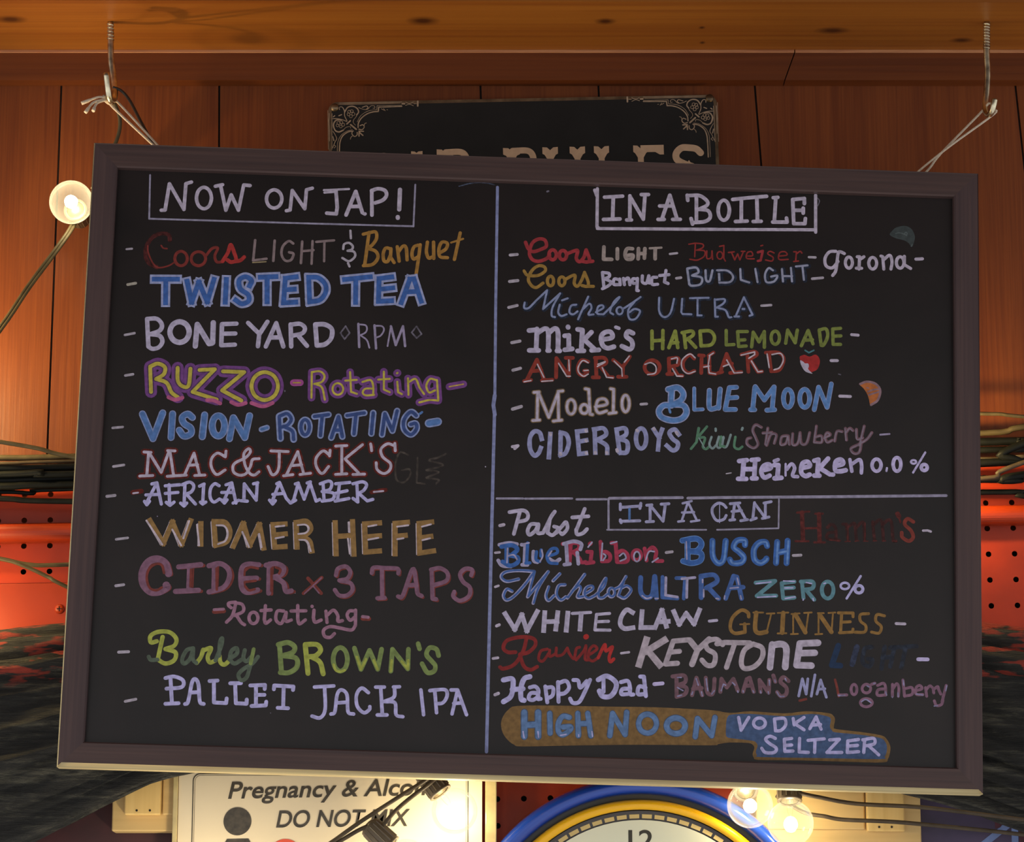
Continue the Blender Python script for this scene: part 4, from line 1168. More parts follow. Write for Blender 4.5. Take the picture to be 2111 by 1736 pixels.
S greend 41 3 -3301 -1991 3 -98 35 -38
S greend 41 3 -3074 -2096 51 150 5 73 -20 -40 -3 -135
S greend 41 3 -2939 -2078 73 56 -5 56 -50 -33 -7 -79 44 -43 73 44
S greend 41 3 -2788 -1984 -10 -79 35 -32 51 57
S greend 41 3 -2722 -2116 -34 -135 -54 -35 -29 54 46 58 86 58 53 69
L green2 38 4 -2700 -1972 -24 -144
L green2 50 5 -2446 -1920 31 -265
S green2 50 5 -2458 -1918 97 23 67 -42 -18 -55 -96 -36
S green2 50 5 -2408 -2028 132 -21 12 -87 -73 -58 -88 -3
L green 50 6 -2190 -1912 40 -285
S green 50 6 -2190 -1909 115 3 40 -55 -45 -57 -66 -13
S green 50 6 -2115 -2033 80 -51 36 -113
O green2 47 7 -1839 -1929 51 -33 24 -83 -17 -84 -49 -36 -52 33 -24 83 18 84
L green2 47 7 -1699 -1930 74 -211 77 193 89 -188 31 203
L green2 47 7 -1329 -2150 9 220 160 -192 -1 197
L green2 47 7 -1066 -1866 16 -51
S green2 47 7 -858 -1980 -24 64 -68 11 -29 -68 56 -66 35 -43 -10 -54 -66 -16 -56 86
L green 25 8 -1670 -2017 45 -124 45 105
L green 25 8 -1502 -2045 43 -91
L green 25 8 -1329 -2150 5 110
L green 25 8 -1224 -2048 64 -74 1 87
S green 25 8 -1898 -2102 22 -55 45 -12 44 14
#lettering|lavender blue slab serif capitals
L grey 27 1 -3946 -2531 104 25
L lavb 38 2 -3512 -2274 28 -261
S lavb 38 2 -3561 -2287 85 18 89 -35 -8 -67 -150 -21
L lavb 38 2 -3548 -2543 130 10
S lavb 38 2 -3354 -2539 29 25 29 190 32 35 34 -55 21 -166 40 -23
L lavb 38 2 -3310 -2424 83 7
L lavb 38 2 -3123 -2303 79 7
L lavb 38 2 -3080 -2301 11 -214 121 -3 3 47
L lavb 38 2 -2917 -2319 106 4
L lavb 38 2 -2868 -2322 16 -194 106 -2 0 42
L lavb 38 2 -2573 -2366 1 40 -145 -9
L lavb 38 2 -2661 -2338 9 -194
L lavb 38 2 -2653 -2427 80 3
L lavb 38 2 -2696 -2539 141 10 3 37
L lavb 38 2 -2482 -2366 2 38 191 -5 -3 -34
L lavb 38 2 -2386 -2336 4 -205
L lavb 38 2 -2436 -2549 103 -1
#lettering|lavender blue capitals ending in three thin letters
L lavb 36 1 -2080 -2331 191 17
S lavb 36 1 -1980 -2328 14 -222 -46 -85 -81 14
S lavb 36 1 -1906 -2595 37 25 16 168 40 50 58 -47 17 -167 56 -22
L lavb 36 1 -1861 -2483 108 10
S lavb 36 1 -1543 -2370 -69 42 -48 -68 11 -111 67 -65 54 33 4 29
L lavb 36 1 -1473 -2313 86 3
L lavb 36 1 -1423 -2311 25 -267
L lavb 36 1 -1447 -2590 96 3
L lavb 36 1 -1296 -2307 59 4
S lavb 36 1 -1285 -2318 -4 -89 -96 -48
S lavb 36 1 -1374 -2454 98 -11 16 -117 67 -18
L lavb 36 1 -1023 -2328 35 -246
L lavb 36 1 -934 -2332 51 8
L lavb 36 1 -885 -2328 25 -222
S lavb 36 1 -885 -2324 105 4 19 -60 -38 -68 -64 -13
L lavb 36 1 -723 -2319 65 2 -48 -240
L lavb 36 1 -658 -2317 96 -244
L lavb 36 1 -692 -2452 82 7
#lettering|boxed white heading at the top of the right column
L lavp 33 1 628 2928 4 -412 27 -16
L lavp 33 1 600 2912 21 -60
L lavp 33 2 636 2499 1246 36
L lavp 33 3 1883 2535 1012 31
L lavp 33 3 2893 2939 2 -400
S greyl 11 4 2913 2909 20 -32 -17 -53
L lavp 39 5 704 2838 186 18
L lavp 39 5 794 2841 -2 -233
L lavp 39 5 698 2599 170 11
L lavp 39 5 966 2862 4 -247
L lavp 39 5 938 2602 48 2
L lavp 39 5 966 2857 143 -241 12 252
L lavp 39 5 1084 2880 74 3
L lavp 39 5 1380 2884 -79 -263
L lavp 39 5 1262 2619 63 3
L lavp 39 5 1380 2884 75 -246
L lavp 39 5 1413 2625 78 3
L lavp 39 5 1276 2764 132 5
L lavp 39 5 1560 2890 6 -55
S lavp 39 5 1566 2886 121 4 79 -55 -2 -47 -85 -47
S lavp 39 5 1679 2743 99 -12 23 -69 -55 -48 -132 -17
L lavp 39 5 1655 2877 4 -267
L lavp 39 5 1603 2641 16 -60
O lavp 39 6 1939 2850 42 -30 18 -76 -16 -76 -41 -34 -42 31 -18 75 17 77
L lavp 39 6 2032 2861 160 24
L lavp 39 6 2122 2864 1 -231
L lavp 39 6 2063 2625 121 9
L lavp 39 6 2192 2885 191 23
L lavp 39 6 2282 2888 9 -249
L lavp 39 6 2247 2631 82 6
L lavp 39 6 2453 2895 47 6
L lavp 39 6 2479 2895 -13 -250
L lavp 39 6 2449 2633 149 4 -6 44
L lavp 39 6 2776 2843 0 56 -121 -16 12 -260 116 4 5 56
L lavp 39 6 2667 2767 98 4
L lavp 39 6 2765 2740 0 54
#drawing|faint grey slice near the top right corner
F limeg 4 1 3663 2540 28 44 39 36 79 21 56 -12 39 -37 21 -63 -10 -64 -22 -48 -34 40 -50 30 -79 17
S limel 11 2 3725 2556 39 8 45 -10 33 -17
L limel 11 2 3898 2447 -11 -24
O limel 10 3 3832 2572 9 -4 4 -10 -4 -11 -9 -4 -8 4 -4 10 4 10
#lettering|bright red script
L grey 31 1 -255 2184 72 9
S red2 37 2 -101 2326 30 -66 51 -31 77 26 57 37 -17 64 -65 9 -63 -46 -27 -105 31 -68 65 -18 77 29 35 39
O red2 37 2 181 2255 27 -15 12 -37 -11 -37 -26 -17 -27 15 -12 37 10 38
O red2 37 2 286 2252 27 -14 12 -34 -10 -36 -26 -15 -27 13 -12 35 10 35
S red2 37 2 325 2216 77 35 36 2 -12 -79 34 -36 44 50 22 79
S red2 37 2 526 2267 36 -100 -22 -29 -67 8
L red2 37 2 549 2141 47 7
L red2 15 3 -106 2334 32 -74
#lettering|warm grey capitals
L mauvel 39 1 708 2305 -1 -131 84 1
L mauvel 39 1 847 2290 2 -107
S mauvel 39 1 1003 2296 -54 -2 -21 -56 17 -52 53 2 10 39 -46 -2
L mauvel 39 1 1065 2300 -2 -110
L mauvel 39 1 1131 2302 -4 -103
L mauvel 39 1 1066 2247 66 2
L mauvel 39 1 1237 2306 1 -109
L mauvel 24 2 1181 2307 120 11
L grey 24 3 1390 2254 74 11
#lettering|thin red lettering
L redt 15 1 1584 2365 67 14
L redt 15 1 1651 2372 -5 -138
S redt 15 1 1651 2379 76 -9 0 -37 -64 -29
S redt 15 1 1663 2304 83 -5 -2 -56 -69 -44 -78 5
S redt 15 1 1770 2300 3 -79 43 11 8 70
L redt 15 1 1824 2302 7 -90
O redt 15 1 1905 2297 21 -11 9 -28 -9 -29 -20 -12 -21 11 -9 28 8 29
L redt 15 1 1902 2353 44 11 1 -137 16 -28
L redt 15 2 1994 2291 59 9
L redt 15 2 2026 2293 34 -79 29 65 23 -63 37 88
L redt 15 2 2127 2308 37 1
S redt 15 2 2183 2259 60 7 -12 41 -42 -13 -6 -58 77 -4
L redt 15 2 2328 2373 20 7
S redt 15 2 2466 2303 -45 15 -20 -28 54 -35 -11 -39 -65 8
S redt 15 2 2513 2270 85 15 -20 34 -54 -13 -6 -70 94 3
L redt 15 2 2669 2322 27 1 -6 -98
L redt 15 2 2670 2218 48 7
S redt 15 2 2696 2300 38 29 20 -18
L red2 26 3 2298 2303 51 17 -22 -102 -28 -7
L grey 26 4 2827 2270 67 0
#lettering|lavender gothic word after the thin red word
S lavp 33 1 3105 2343 -67 -10 -44 -69 11 -80 65 -19 58 69
S lavp 33 1 3193 2322 -43 17 -22 -24 -22 -174 -33 -58
O lavp 33 1 3240 2287 26 -17 11 -42 -11 -43 -25 -18 -26 17 -11 42 11 42
L lavp 33 1 3327 2292 25 1 -7 -132
L lavp 33 1 3318 2170 54 1
S lavp 33 1 3352 2263 44 32
O lavp 33 1 3487 2291 29 -17 12 -44 -12 -44 -29 -20 -29 17 -12 44 12 45
L lavp 33 1 3573 2308 18 -6 11 -132
S lavp 33 1 3602 2272 61 48 24 -66 -11 -81
O lavp 33 1 3771 2308 28 -17 12 -43 -12 -44 -28 -19 -27 17 -12 43 12 44
L lavp 33 1 3815 2314 0 -90 65 -38
L lavp 33 1 3935 2288 67 6
#lettering|gold script
L grey 33 1 -253 1903 83 13
S gold2 33 2 -106 2017 34 -40 103 -1 76 49 -7 45 -61 10 -63 -49 -38 -93 31 -67 54 -22 67 49
O gold2 33 2 165 1974 23 -14 10 -36 -8 -37 -23 -15 -23 14 -10 36 9 36
O gold2 33 2 282 1971 23 -13 10 -33 -9 -34 -22 -15 -23 13 -10 33 8 34
S gold2 33 2 311 1940 75 46 33 1 -9 -78 34 -33 43 70 27 81
S gold2 33 2 514 2027 40 -102 -10 -46 -54 7
L gold2 33 2 546 1879 62 2
L gold2 28 3 -109 2023 28 -45
#lettering|small lavender print
L lav 33 1 698 2032 19 -158
S lav 33 1 698 2032 65 -7 5 -35 -48 -24
S lav 33 1 720 1966 67 -32 -22 -38 -63 -37
S lav 33 1 875 1960 -53 7 -6 -55 49 -4
L lav 33 1 877 1969 6 -61
L lav 33 1 915 1977 12 -67
S lav 33 1 922 1950 42 33 19 -71
S lav 33 1 1053 1975 -42 -1 1 -44 42 1
L lav 33 1 1060 1982 -5 -129 16 -1
S lav 33 1 1110 2011 1 -66 43 -10 21 79
L lav 33 1 1177 2014 6 -78
S lav 33 1 1258 2001 -47 -9 1 -67 56 2
L lav 33 1 1352 2077 -14 -124 38 -15
L lav 33 1 1288 2020 96 13
L grey 28 2 1461 1997 46 8
#lettering|thin pale capitals with dark blue shading
L navys 57 1 1584 2095 24 -160
S navys 57 1 1584 2099 93 15 22 -50 -64 -36
S navys 57 1 1635 2028 99 -20 -11 -69 -86 -21 -29 17
S navys 57 1 1774 2088 7 -101 37 -11 26 114
L navys 57 1 1911 2092 8 -133
L paleg 24 2 1571 2099 23 -160
S paleg 24 2 1571 2104 92 14 23 -50 -64 -36
S paleg 24 2 1622 2032 98 -20 -10 -69 -87 -20 -29 16
S paleg 24 2 1760 2092 7 -101 37 -10 27 113
L paleg 24 2 1897 2097 9 -134
S navys 52 3 1890 2092 109 -1 57 -60 -33 -59 -109 -11
L navys 52 3 2129 2114 7 -115 87 -26
L navys 52 3 2284 2119 24 -137
S navys 52 3 2467 2112 -44 21 -38 -68 17 -80 77 9 33 62 -64 -11
L navys 52 3 2559 2129 12 -132
L navys 52 3 2653 2144 12 -144
L navys 52 3 2571 2053 93 4
L navys 52 3 2704 2162 120 16
L navys 52 3 2771 2164 16 -142
S paleg 22 4 1879 2096 109 -1 56 -60 -32 -59 -109 -10
L paleg 22 4 2118 2118 7 -115 87 -25
L paleg 22 4 2273 2124 24 -138
S paleg 22 4 2456 2116 -45 22 -37 -68 16 -80 78 8 33 62 -64 -11
L paleg 22 4 2548 2133 12 -132
L paleg 22 4 2641 2148 12 -143
L paleg 22 4 2559 2058 94 3
L paleg 22 4 2693 2166 120 16
L paleg 22 4 2760 2168 16 -142
L grey 28 5 2862 2041 108 14
#lettering|thin pale blue slanted script and capitals
L grey 31 1 -255 1628 86 24
S navys 48 2 -84 1679 -4 -58 48 2 75 83 108 111
L navys 48 2 143 1817 -37 -200
L navys 48 2 106 1617 171 170
S navys 48 2 277 1787 -72 -144 -9 -92 34 -16
S navys 48 2 275 1668 -13 -80 32 -38 55 18
L navys 48 2 298 1715 58 22
S navys 48 2 446 1674 -53 -13 -16 -69 38 -22 44 34
L navys 48 2 566 1763 -99 -242
S navys 48 2 516 1631 63 57 23 -43 -30 -69 53 2
S navys 48 2 649 1601 73 46 -10 30 -42 -18 -9 -69 64 -9
S navys 48 2 725 1581 109 116 54 73 -53 -48 -42 -104 34 -33
O navys 48 2 891 1664 23 -10 10 -27 -9 -28 -23 -12 -23 10 -10 28 9 27
S navys 48 2 923 1645 66 46 115 86
S navys 48 2 1044 1727 -63 -91 13 -91 64 2 43 79 -56 23 -52 -36
S navys 48 2 1295 1777 3 -142 48 -61 66 42 37 155
L navys 48 2 1532 1774 -7 -142 12 -18 92 -2
L navys 48 2 1612 1783 192 12
L navys 48 2 1690 1772 2 -169 42 2
S blueg 21 3 -93 1685 -4 -57 48 2 75 82 108 112
L blueg 21 3 134 1824 -37 -201
L blueg 21 3 97 1623 171 171
S blueg 21 3 268 1794 -72 -144 -9 -92 34 -16
S blueg 21 3 266 1675 -13 -81 32 -37 55 18
L blueg 21 3 289 1721 58 23
S blueg 21 3 437 1681 -53 -14 -16 -69 38 -21 44 33
L blueg 21 3 557 1770 -99 -243
S blueg 21 3 507 1637 63 58 23 -43 -30 -70 53 2
S blueg 21 3 640 1608 73 46 -10 29 -42 -17 -9 -69 64 -9
S blueg 21 3 716 1588 109 115 54 73 -53 -47 -42 -105 34 -33
O blueg 21 3 882 1671 23 -11 10 -27 -9 -27 -23 -13 -23 11 -10 27 9 28
S blueg 21 3 914 1652 66 45 115 87
S blueg 21 3 1035 1734 -63 -92 13 -91 64 2 43 80 -56 23 -52 -36
S blueg 21 3 1286 1784 3 -142 48 -61 66 42 37 154
L blueg 21 3 1523 1780 -7 -142 12 -18 92 -1
L blueg 21 3 1603 1790 192 11
L blueg 21 3 1681 1779 2 -169 42 1
L navys 48 4 1867 1781 8 -185 27 1
S navys 48 4 1869 1774 98 10 -11 -46 -75 -48
S navys 48 4 1901 1690 78 -22 34 -71 28 0
L navys 48 4 2071 1605 48 1
L navys 48 4 2088 1617 79 195 91 -183 -31 -12
L navys 48 4 2154 1688 20 0
L blueg 21 5 1858 1787 8 -185 27 1
S blueg 21 5 1860 1781 98 10 -11 -46 -75 -49
S blueg 21 5 1892 1697 78 -23 34 -70 28 -1
L blueg 21 5 2062 1611 48 2
L blueg 21 5 2079 1623 79 195 91 -182 -31 -12
L blueg 21 5 2145 1694 20 1
L grey 26 6 2340 1735 99 10
#lettering|chunky lavender lowercase serif word
L grey 33 1 -214 1258 82 19
L lav 50 2 -41 1392 75 9
L lav 50 2 40 1411 -3 -225
L lav 50 2 -33 1183 96 3
S lav 50 2 41 1365 81 53 34 -37 4 -180
L lav 50 2 155 1187 17 1
S lav 50 2 158 1369 63 53 34 -38 5 -182
L lav 50 2 251 1187 27 1
L lav 50 2 325 1348 42 6 3 -134
L lav 50 2 330 1201 75 13
L lav 50 2 357 1444 1 -6
L lav 50 2 456 1421 49 -6 -7 -214
L lav 50 2 461 1194 64 3
L lav 50 2 598 1396 -73 -80
L lav 50 2 525 1316 110 -99
L lav 50 2 604 1205 73 7
S lav 50 2 696 1320 113 26 -12 57 -55 -2 -41 -45 13 -90 53 -33 64 18
S lav 50 2 1024 1399 -50 17 -19 -51 54 -44 12 -56 -32 -36 -76 30
L lav 37 3 847 1457 31 -10
#lettering|olive green capitals
L olive 37 1 1218 1429 5 -186
L olive 37 1 1331 1439 0 -192
L olive 37 1 1226 1326 108 11
L olive 37 1 1394 1260 63 177 29 -173
L olive 37 1 1421 1310 64 9
L olive 37 1 1546 1428 20 -162
S olive 37 1 1528 1423 100 20 11 -43 -70 -51
L olive 37 1 1596 1350 73 -77
L olive 37 1 1712 1446 13 -157
S olive 37 1 1712 1446 104 3 45 -64 -32 -77 -104 -19
L olived 35 2 1980 1462 2 -153 79 7
L olived 35 2 2197 1458 -100 -4 13 -157 77 8
L olived 35 2 2104 1363 69 7
L olived 35 2 2243 1297 15 156 60 -101 54 112 2 -167
O olived 35 2 2485 1472 30 -19 13 -49 -12 -50 -30 -21 -31 19 -13 49 12 50
L olived 35 2 2592 1348 20 140 78 -132 21 135
L olived 35 2 2753 1326 70 165 50 -140
L olived 35 2 2797 1387 70 7
L olived 35 2 2936 1499 21 -157
S olived 35 2 2936 1499 70 14 17 -77 -39 -90 -27 -8
L olived 35 2 3156 1525 -81 -10 5 -163 76 3
L olived 35 2 3079 1438 80 7
L lavp 31 3 3270 1462 67 -4
#lettering|brick red serif capitals with white highlights
L grey 33 1 -194 969 75 23
L brick 39 2 -50 871 98 217 76 -200
L brick 39 2 -77 859 69 14
L brick 39 2 104 871 106 12
L brick 39 2 3 967 92 10
L brick 39 2 247 909 -1 202 130 -184 3 184
L brick 39 2 341 1117 73 2
S brick 39 2 572 1084 -67 13 -36 -67 8 -68 54 -25 36 49 -35 1
L brick 39 2 648 1125 11 -196
L brick 39 2 621 922 64 2
S brick 39 2 639 1127 97 1 18 -54 -80 -37
L brick 39 2 696 1038 88 -105 42 -4
L brick 39 2 827 1110 88 -65
L brick 39 2 996 1152 -68 -106 0 -102
L brick 39 2 880 937 86 2
O brick 39 2 1225 1122 55 -20 24 -51 -22 -53 -55 -24 -55 20 -23 51 22 53
L brick 39 2 1395 1146 9 -163
L brick 39 2 1382 982 53 2
S brick 39 2 1402 1146 86 7 5 -65 -68 -25
L brick 39 2 1436 1063 54 -89 47 -4
S brick 39 2 1654 1154 -45 38 -63 -68 1 -80 54 -43 58 24
L brick 39 2 1731 1187 -2 -182
L brick 39 2 1705 1190 48 -3
L brick 39 2 1808 1189 5 -181 64 -7
L brick 39 2 1802 1189 50 34
L brick 39 2 1735 1073 80 8
L brick 37 3 1925 1023 62 193 79 -188
L brick 37 3 2024 1015 117 15
L brick 37 3 1903 1011 41 13
L brick 37 3 1957 1101 86 14
L brick 37 3 2199 1223 13 -190
S brick 37 3 2138 1212 125 36 34 -31 -86 -59
L brick 37 3 2233 1158 77 -122 42 6
L brick 37 3 2421 1231 23 -179
S brick 37 3 2388 1241 130 4 56 -64 -43 -115 -86 -20
L white 14 4 54 1039 69 -134
L white 14 4 -79 851 71 16
L white 14 4 102 862 112 12
L white 14 4 269 1057 85 -133 39 2
L white 14 4 373 1095 8 -113
S white 14 4 572 1073 -56 21 -43 -64 2 -56 50 -44 49 24
L white 14 4 529 989 44 5
S white 14 4 671 1060 72 30 -17 -17 -60 -36
L white 14 4 716 1027 46 -100 67 -4
L white 14 4 836 1099 79 -76 7 -79
L white 14 4 941 1092 49 64
S white 14 4 1152 1076 60 19 51 -38 -5 -68 -77 -20
S white 14 4 1422 1142 60 13 -4 -56
L white 14 4 1434 1040 46 -77 60 2
S white 14 4 1665 1162 -56 38 -77 -66 2 -90 56 -49 77 25
L white 14 4 1814 1189 -15 -102 12 -79 66 -9
L white 14 4 1754 1068 56 13
L white 14 4 1808 1189 44 30
L white 15 5 1989 1150 77 -134 83 9
L white 15 5 1955 1081 55 24
L white 15 5 2136 1206 138 39 1 -28 -61 -42
L white 15 5 2242 1147 68 -111 44 7
L white 15 5 2402 1227 23 -142
S white 15 5 2452 1223 89 14 28 -67 -38 -81 -56 -25
#drawing|red apple with a white bite and teal leaves
F apple 4 1 2737 1204 20 20 33 8 50 -17 50 23 33 -13 21 -42 -6 -57 -25 -47 -50 -26 -22 -6 -55 34 -34 50
F lavp 4 2 2743 1173 31 -13 17 -17 33 -1 8 -31 -7 -29 41 -43 -53 10 -33 26 -30 55
L teal 16 3 2793 1280 38 -24 51 27
L white 5 4 2841 1047 25 -8
L lavp 31 5 3060 1181 64 2
#lettering|lavender word with tan outlines
L grey 35 1 -187 563 87 30
L tano 48 2 25 744 53 6
L tano 48 2 64 734 0 -270
L tano 48 2 21 451 69 7
L tano 48 2 75 734 108 -244 92 271
L tano 48 2 272 763 47 7
L tano 48 2 272 752 11 -270
L tano 48 2 230 452 85 13
O tano 48 2 405 682 31 -21 14 -53 -12 -54 -30 -23 -30 21 -14 53 11 54
O tano 48 2 541 635 29 -13 12 -32 -11 -34 -28 -14 -29 12 -12 33 11 33
L tano 48 2 547 800 37 -6 17 -256 26 -5
S tano 48 2 655 616 113 29 -18 53 -69 -13 -20 -89 32 -44 76 23
L tano 48 2 806 809 32 -6 0 -235
L tano 48 2 794 550 72 12
O tano 48 2 960 746 27 -25 12 -61 -10 -61 -26 -27 -27 25 -12 61 10 62
L lavp 28 3 25 744 53 6
L lavp 28 3 64 734 0 -270
L lavp 28 3 21 451 69 7
L lavp 28 3 75 734 108 -244 92 271
L lavp 28 3 272 763 47 7
L lavp 28 3 272 752 11 -270
L lavp 28 3 230 452 85 13
O lavp 28 3 405 682 31 -21 14 -53 -12 -54 -30 -23 -30 21 -14 53 11 54
O lavp 28 3 541 635 29 -13 12 -32 -11 -34 -28 -14 -29 12 -12 33 11 33
L lavp 28 3 547 800 37 -6 17 -256 26 -5
S lavp 28 3 655 616 113 29 -18 53 -69 -13 -20 -89 32 -44 76 23
L lavp 28 3 806 809 32 -6 0 -235
L lavp 28 3 794 550 72 12
O lavp 28 3 960 746 27 -25 12 -61 -10 -61 -26 -27 -27 25 -12 61 10 62
L grey 28 4 1118 657 59 6
#lettering|light blue capitals with a large fancy first letter
S paleb 70 1 1396 822 96 21 56 -59 -21 -69 -85 -48
L paleb 70 1 1429 823 -5 -156
S paleb 70 1 1442 667 108 -7 34 -67 -43 -69 -97 -25 -110 30 -30 66 48 58 77 3
S sky2 48 2 1396 822 96 21 56 -59 -21 -69 -85 -48
L sky2 48 2 1429 823 -5 -156
S sky2 48 2 1442 667 108 -7 34 -67 -43 -69 -97 -25 -110 30 -30 66 48 58 77 3
L sky2 24 3 1396 655 23 -73
L sky2 24 3 1374 643 88 3
L paleb 39 4 1660 842 3 -224 86 8
L sky2 28 5 1660 842 3 -224 86 8
S paleb 54 6 1815 825 2 -177 48 -11 49 24
L paleb 54 6 1925 842 -15 -198
S sky2 39 7 1815 825 2 -177 48 -11 49 24
L sky2 39 7 1925 842 -15 -198
L paleb 50 8 2092 868 -73 -7 -40 -230 104 4
L paleb 50 8 2005 752 91 10
L paleb 50 8 2238 638 42 1
L paleb 50 8 2260 644 20 230
L paleb 50 8 2284 881 94 -137 99 141 -18 -229
L paleb 50 8 2404 638 80 8
O paleb 50 8 2618 863 34 -26 14 -66 -14 -67 -32 -29 -33 27 -14 66 13 66
O paleb 50 8 2791 869 36 -27 15 -65 -14 -67 -36 -29 -37 26 -15 66 14 67
L paleb 50 8 2889 660 44 236 87 -207 43 246
L sky2 39 9 2092 868 -73 -7 -40 -230 104 4
L sky2 39 9 2005 752 91 10
L sky2 39 9 2238 638 42 1
L sky2 39 9 2260 644 20 230
L sky2 39 9 2284 881 94 -137 99 141 -18 -229
L sky2 39 9 2404 638 80 8
O sky2 39 9 2618 863 34 -26 14 -66 -14 -67 -32 -29 -33 27 -14 66 13 66
O sky2 39 9 2791 869 36 -27 15 -65 -14 -67 -36 -29 -37 26 -15 66 14 67
L sky2 39 9 2889 660 44 236 87 -207 43 246
L lavp 31 10 3150 810 108 0
#drawing|orange wedge of fruit with a mauve rind
F orange 4 1 3353 941 37 24 61 13 61 -17 44 -47 8 -62 -27 -63 -69 -65 -17 56 -17 56 -38 61
S rind 24 2 3359 945 70 27 88 -20 48 -66 -25 -103 -69 -53
S rind 17 3 3440 868 55 21 50 8
L rind 17 3 3449 834 102 36
L rind 11 4 3427 910 18 -6
#lettering|periwinkle brush capitals
L lavp 31 1 -179 173 57 12 -32 -31
T peri 46 2 117 261 -24 67 -55 9 -40 -66 3 -112 44 -70 43 26 22 56
Q peri 46 2 203 320 -9 -246
Q peri 46 2 308 335 1 -231
T peri 46 2 308 335 60 -21 24 -86 -30 -102 -52 -28
Q peri 46 2 565 366 -91 -14 26 -233 70 12
Q peri 46 2 493 247 78 18
Q peri 46 2 652 380 12 -242
T peri 46 2 644 380 96 14 29 -64 -90 -59
T peri 46 2 690 269 86 -53 9 -78
Q peri 46 2 874 387 35 -232
T peri 46 2 874 387 86 14 12 -64 -74 -48
T peri 46 2 898 289 86 -30 0 -101 -63 -13
O peri 46 2 1125 407 37 -30 17 -74 -14 -75 -37 -32 -38 30 -16 74 14 75
Q peri 46 2 1253 400 56 -86
Q peri 46 2 1339 403 -30 -89 -9 -123
T peri 46 2 1510 355 -44 52 -53 -35 34 -64 54 -43 -10 -57 -44 -18 -59 46
L lavp 33 3 565 366 2 -9
L lavp 33 3 567 262 4 -6
L lavp 33 3 570 135 4 -7
L lavp 33 3 663 142 2 -8
L lavp 33 3 778 145 5 -11
L lavp 33 3 882 177 5 -17
L lavp 33 3 1081 385 6 -5
L lavp 33 3 1253 408 6 -8
L lavp 33 3 1483 376 11 -16
L lavp 33 3 203 322 2 -11
L lavp 33 3 307 119 6 -11
#lettering|green slanted script
L kiwi 26 1 1710 429 -20 -147 -54 -71
L kiwi 26 1 1795 447 -95 -120
S kiwi 26 1 1706 327 69 1 -19 -89 31 -25 33 25
S kiwil 24 2 1843 341 -21 -77 31 -42 33 31
L kiwil 24 2 1884 429 1 -23
S kiwil 24 2 1918 346 -21 -91 33 -21 37 102
L kiwi 15 3 1719 429 -21 -135
L kiwil 11 4 1714 328 57 -99
S kiwil 24 5 1965 345 -10 -88 42 -10 41 123
S kiwi 26 6 1941 347 -10 -91 44 -9
S kiwi 26 6 2086 349 -10 -99 43 -26 38 26
L kiwil 26 7 2158 444 -6 -17
#lettering|mauve slanted script
S maroon 31 1 2350 459 -58 23 -30 -57 32 -78 22 -67 -44 -39 -64 36 0 54 36 14
L maroon 31 1 2416 452 -21 -169
L maroon 31 1 2367 399 91 10
S maroon 31 1 2406 272 41 112 56 1 -20 -88
S maroon 31 1 2613 380 -53 -15 -10 -77 52 13 22 77
L maroon 31 1 2626 378 12 -87
S maroon 31 1 2670 402 1 -110 53 13 21 111
S maroon 31 1 2745 416 14 -110 53 2 32 111
L maroon 31 1 2912 489 -21 -167
S maroon 31 1 2891 322 75 2 -3 65 -61 -13
S maroon 31 1 2990 370 64 34 -31 21 -22 -43 22 -56 53 22
S maroon 31 1 3100 340 22 100 53 2
L maroon 31 1 3208 476 12 -121
S maroon 31 1 3215 432 37 46 34 -22
S maroon 31 1 3321 469 9 -99 55 13
L maroon 31 1 3401 505 -47 -201
S maroon 31 1 3374 349 -22 -113 -55 -17 -31 48 75 45 88 59 50 69
S lavm 13 2 2345 454 -57 23 -30 -57 31 -78 23 -66 -44 -40 -64 36 -1 54 37 15
L lavm 13 2 2412 448 -21 -170
L lavm 13 2 2363 394 91 10
S lavm 13 2 2402 268 41 111 55 2 -19 -88
S lavm 13 2 2608 375 -52 -15 -11 -77 53 13 21 78
L lavm 13 2 2622 374 11 -88
S lavm 13 2 2666 398 0 -110 53 12 22 111
S lavm 13 2 2741 411 13 -109 53 1 33 112
L lavm 13 2 2908 484 -21 -167
S lavm 13 2 2887 317 75 3 -3 65 -62 -13
S lavm 13 2 2986 365 63 34 -30 22 -22 -44 22 -55 53 22
S lavm 13 2 3096 335 22 100 53 2
L lavm 13 2 3204 472 11 -121
S lavm 13 2 3211 427 37 46 33 -21
S lavm 13 2 3316 464 9 -98 56 13
L lavm 13 2 3397 501 -47 -202
S lavm 13 2 3370 345 -22 -113 -55 -18 -31 48 75 45 88 60 49 69
L lavd 20 3 3565 421 94 11
#lettering|heavy lavender lowercase word with a percentage
L grey 12 1 1997 -35 50 10
L lavh 48 2 2127 100 78 12
L lavh 48 2 2175 108 -13 -180
L lavh 48 2 2118 -84 83 2
L lavh 48 2 2254 115 70 9
L lavh 48 2 2290 116 -8 -184
L lavh 48 2 2258 -74 48 1
L lavh 48 2 2178 18 107 4
S lavh 48 2 2354 11 94 27 -20 38 -53 -20 -21 -66 31 -52 53 22
L lavh 48 2 2485 71 42 1 -10 -130
L lavh 48 2 2488 -67 71 8
S lavh 48 2 2760 49 86 23 -22 44 -53 -22 -11 -90 42 -37 44 17
L lavh 48 2 2892 129 42 13 -11 -166
L lavh 48 2 2893 -25 52 1
L lavh 48 2 3033 156 -86 -101
L lavh 48 2 2947 55 108 -64 29 1
S lavh 48 2 3101 80 84 27 -20 42 -53 -24 -6 -87 48 -10 59 13
L lavh 37 3 2485 112 39 16
S lavh 37 3 2612 30 47 58 33 -42 -21 -79 52 -9
L lavh 37 3 3255 152 20 -120
S lavh 37 3 3277 108 75 47 22 -53 -2 -84
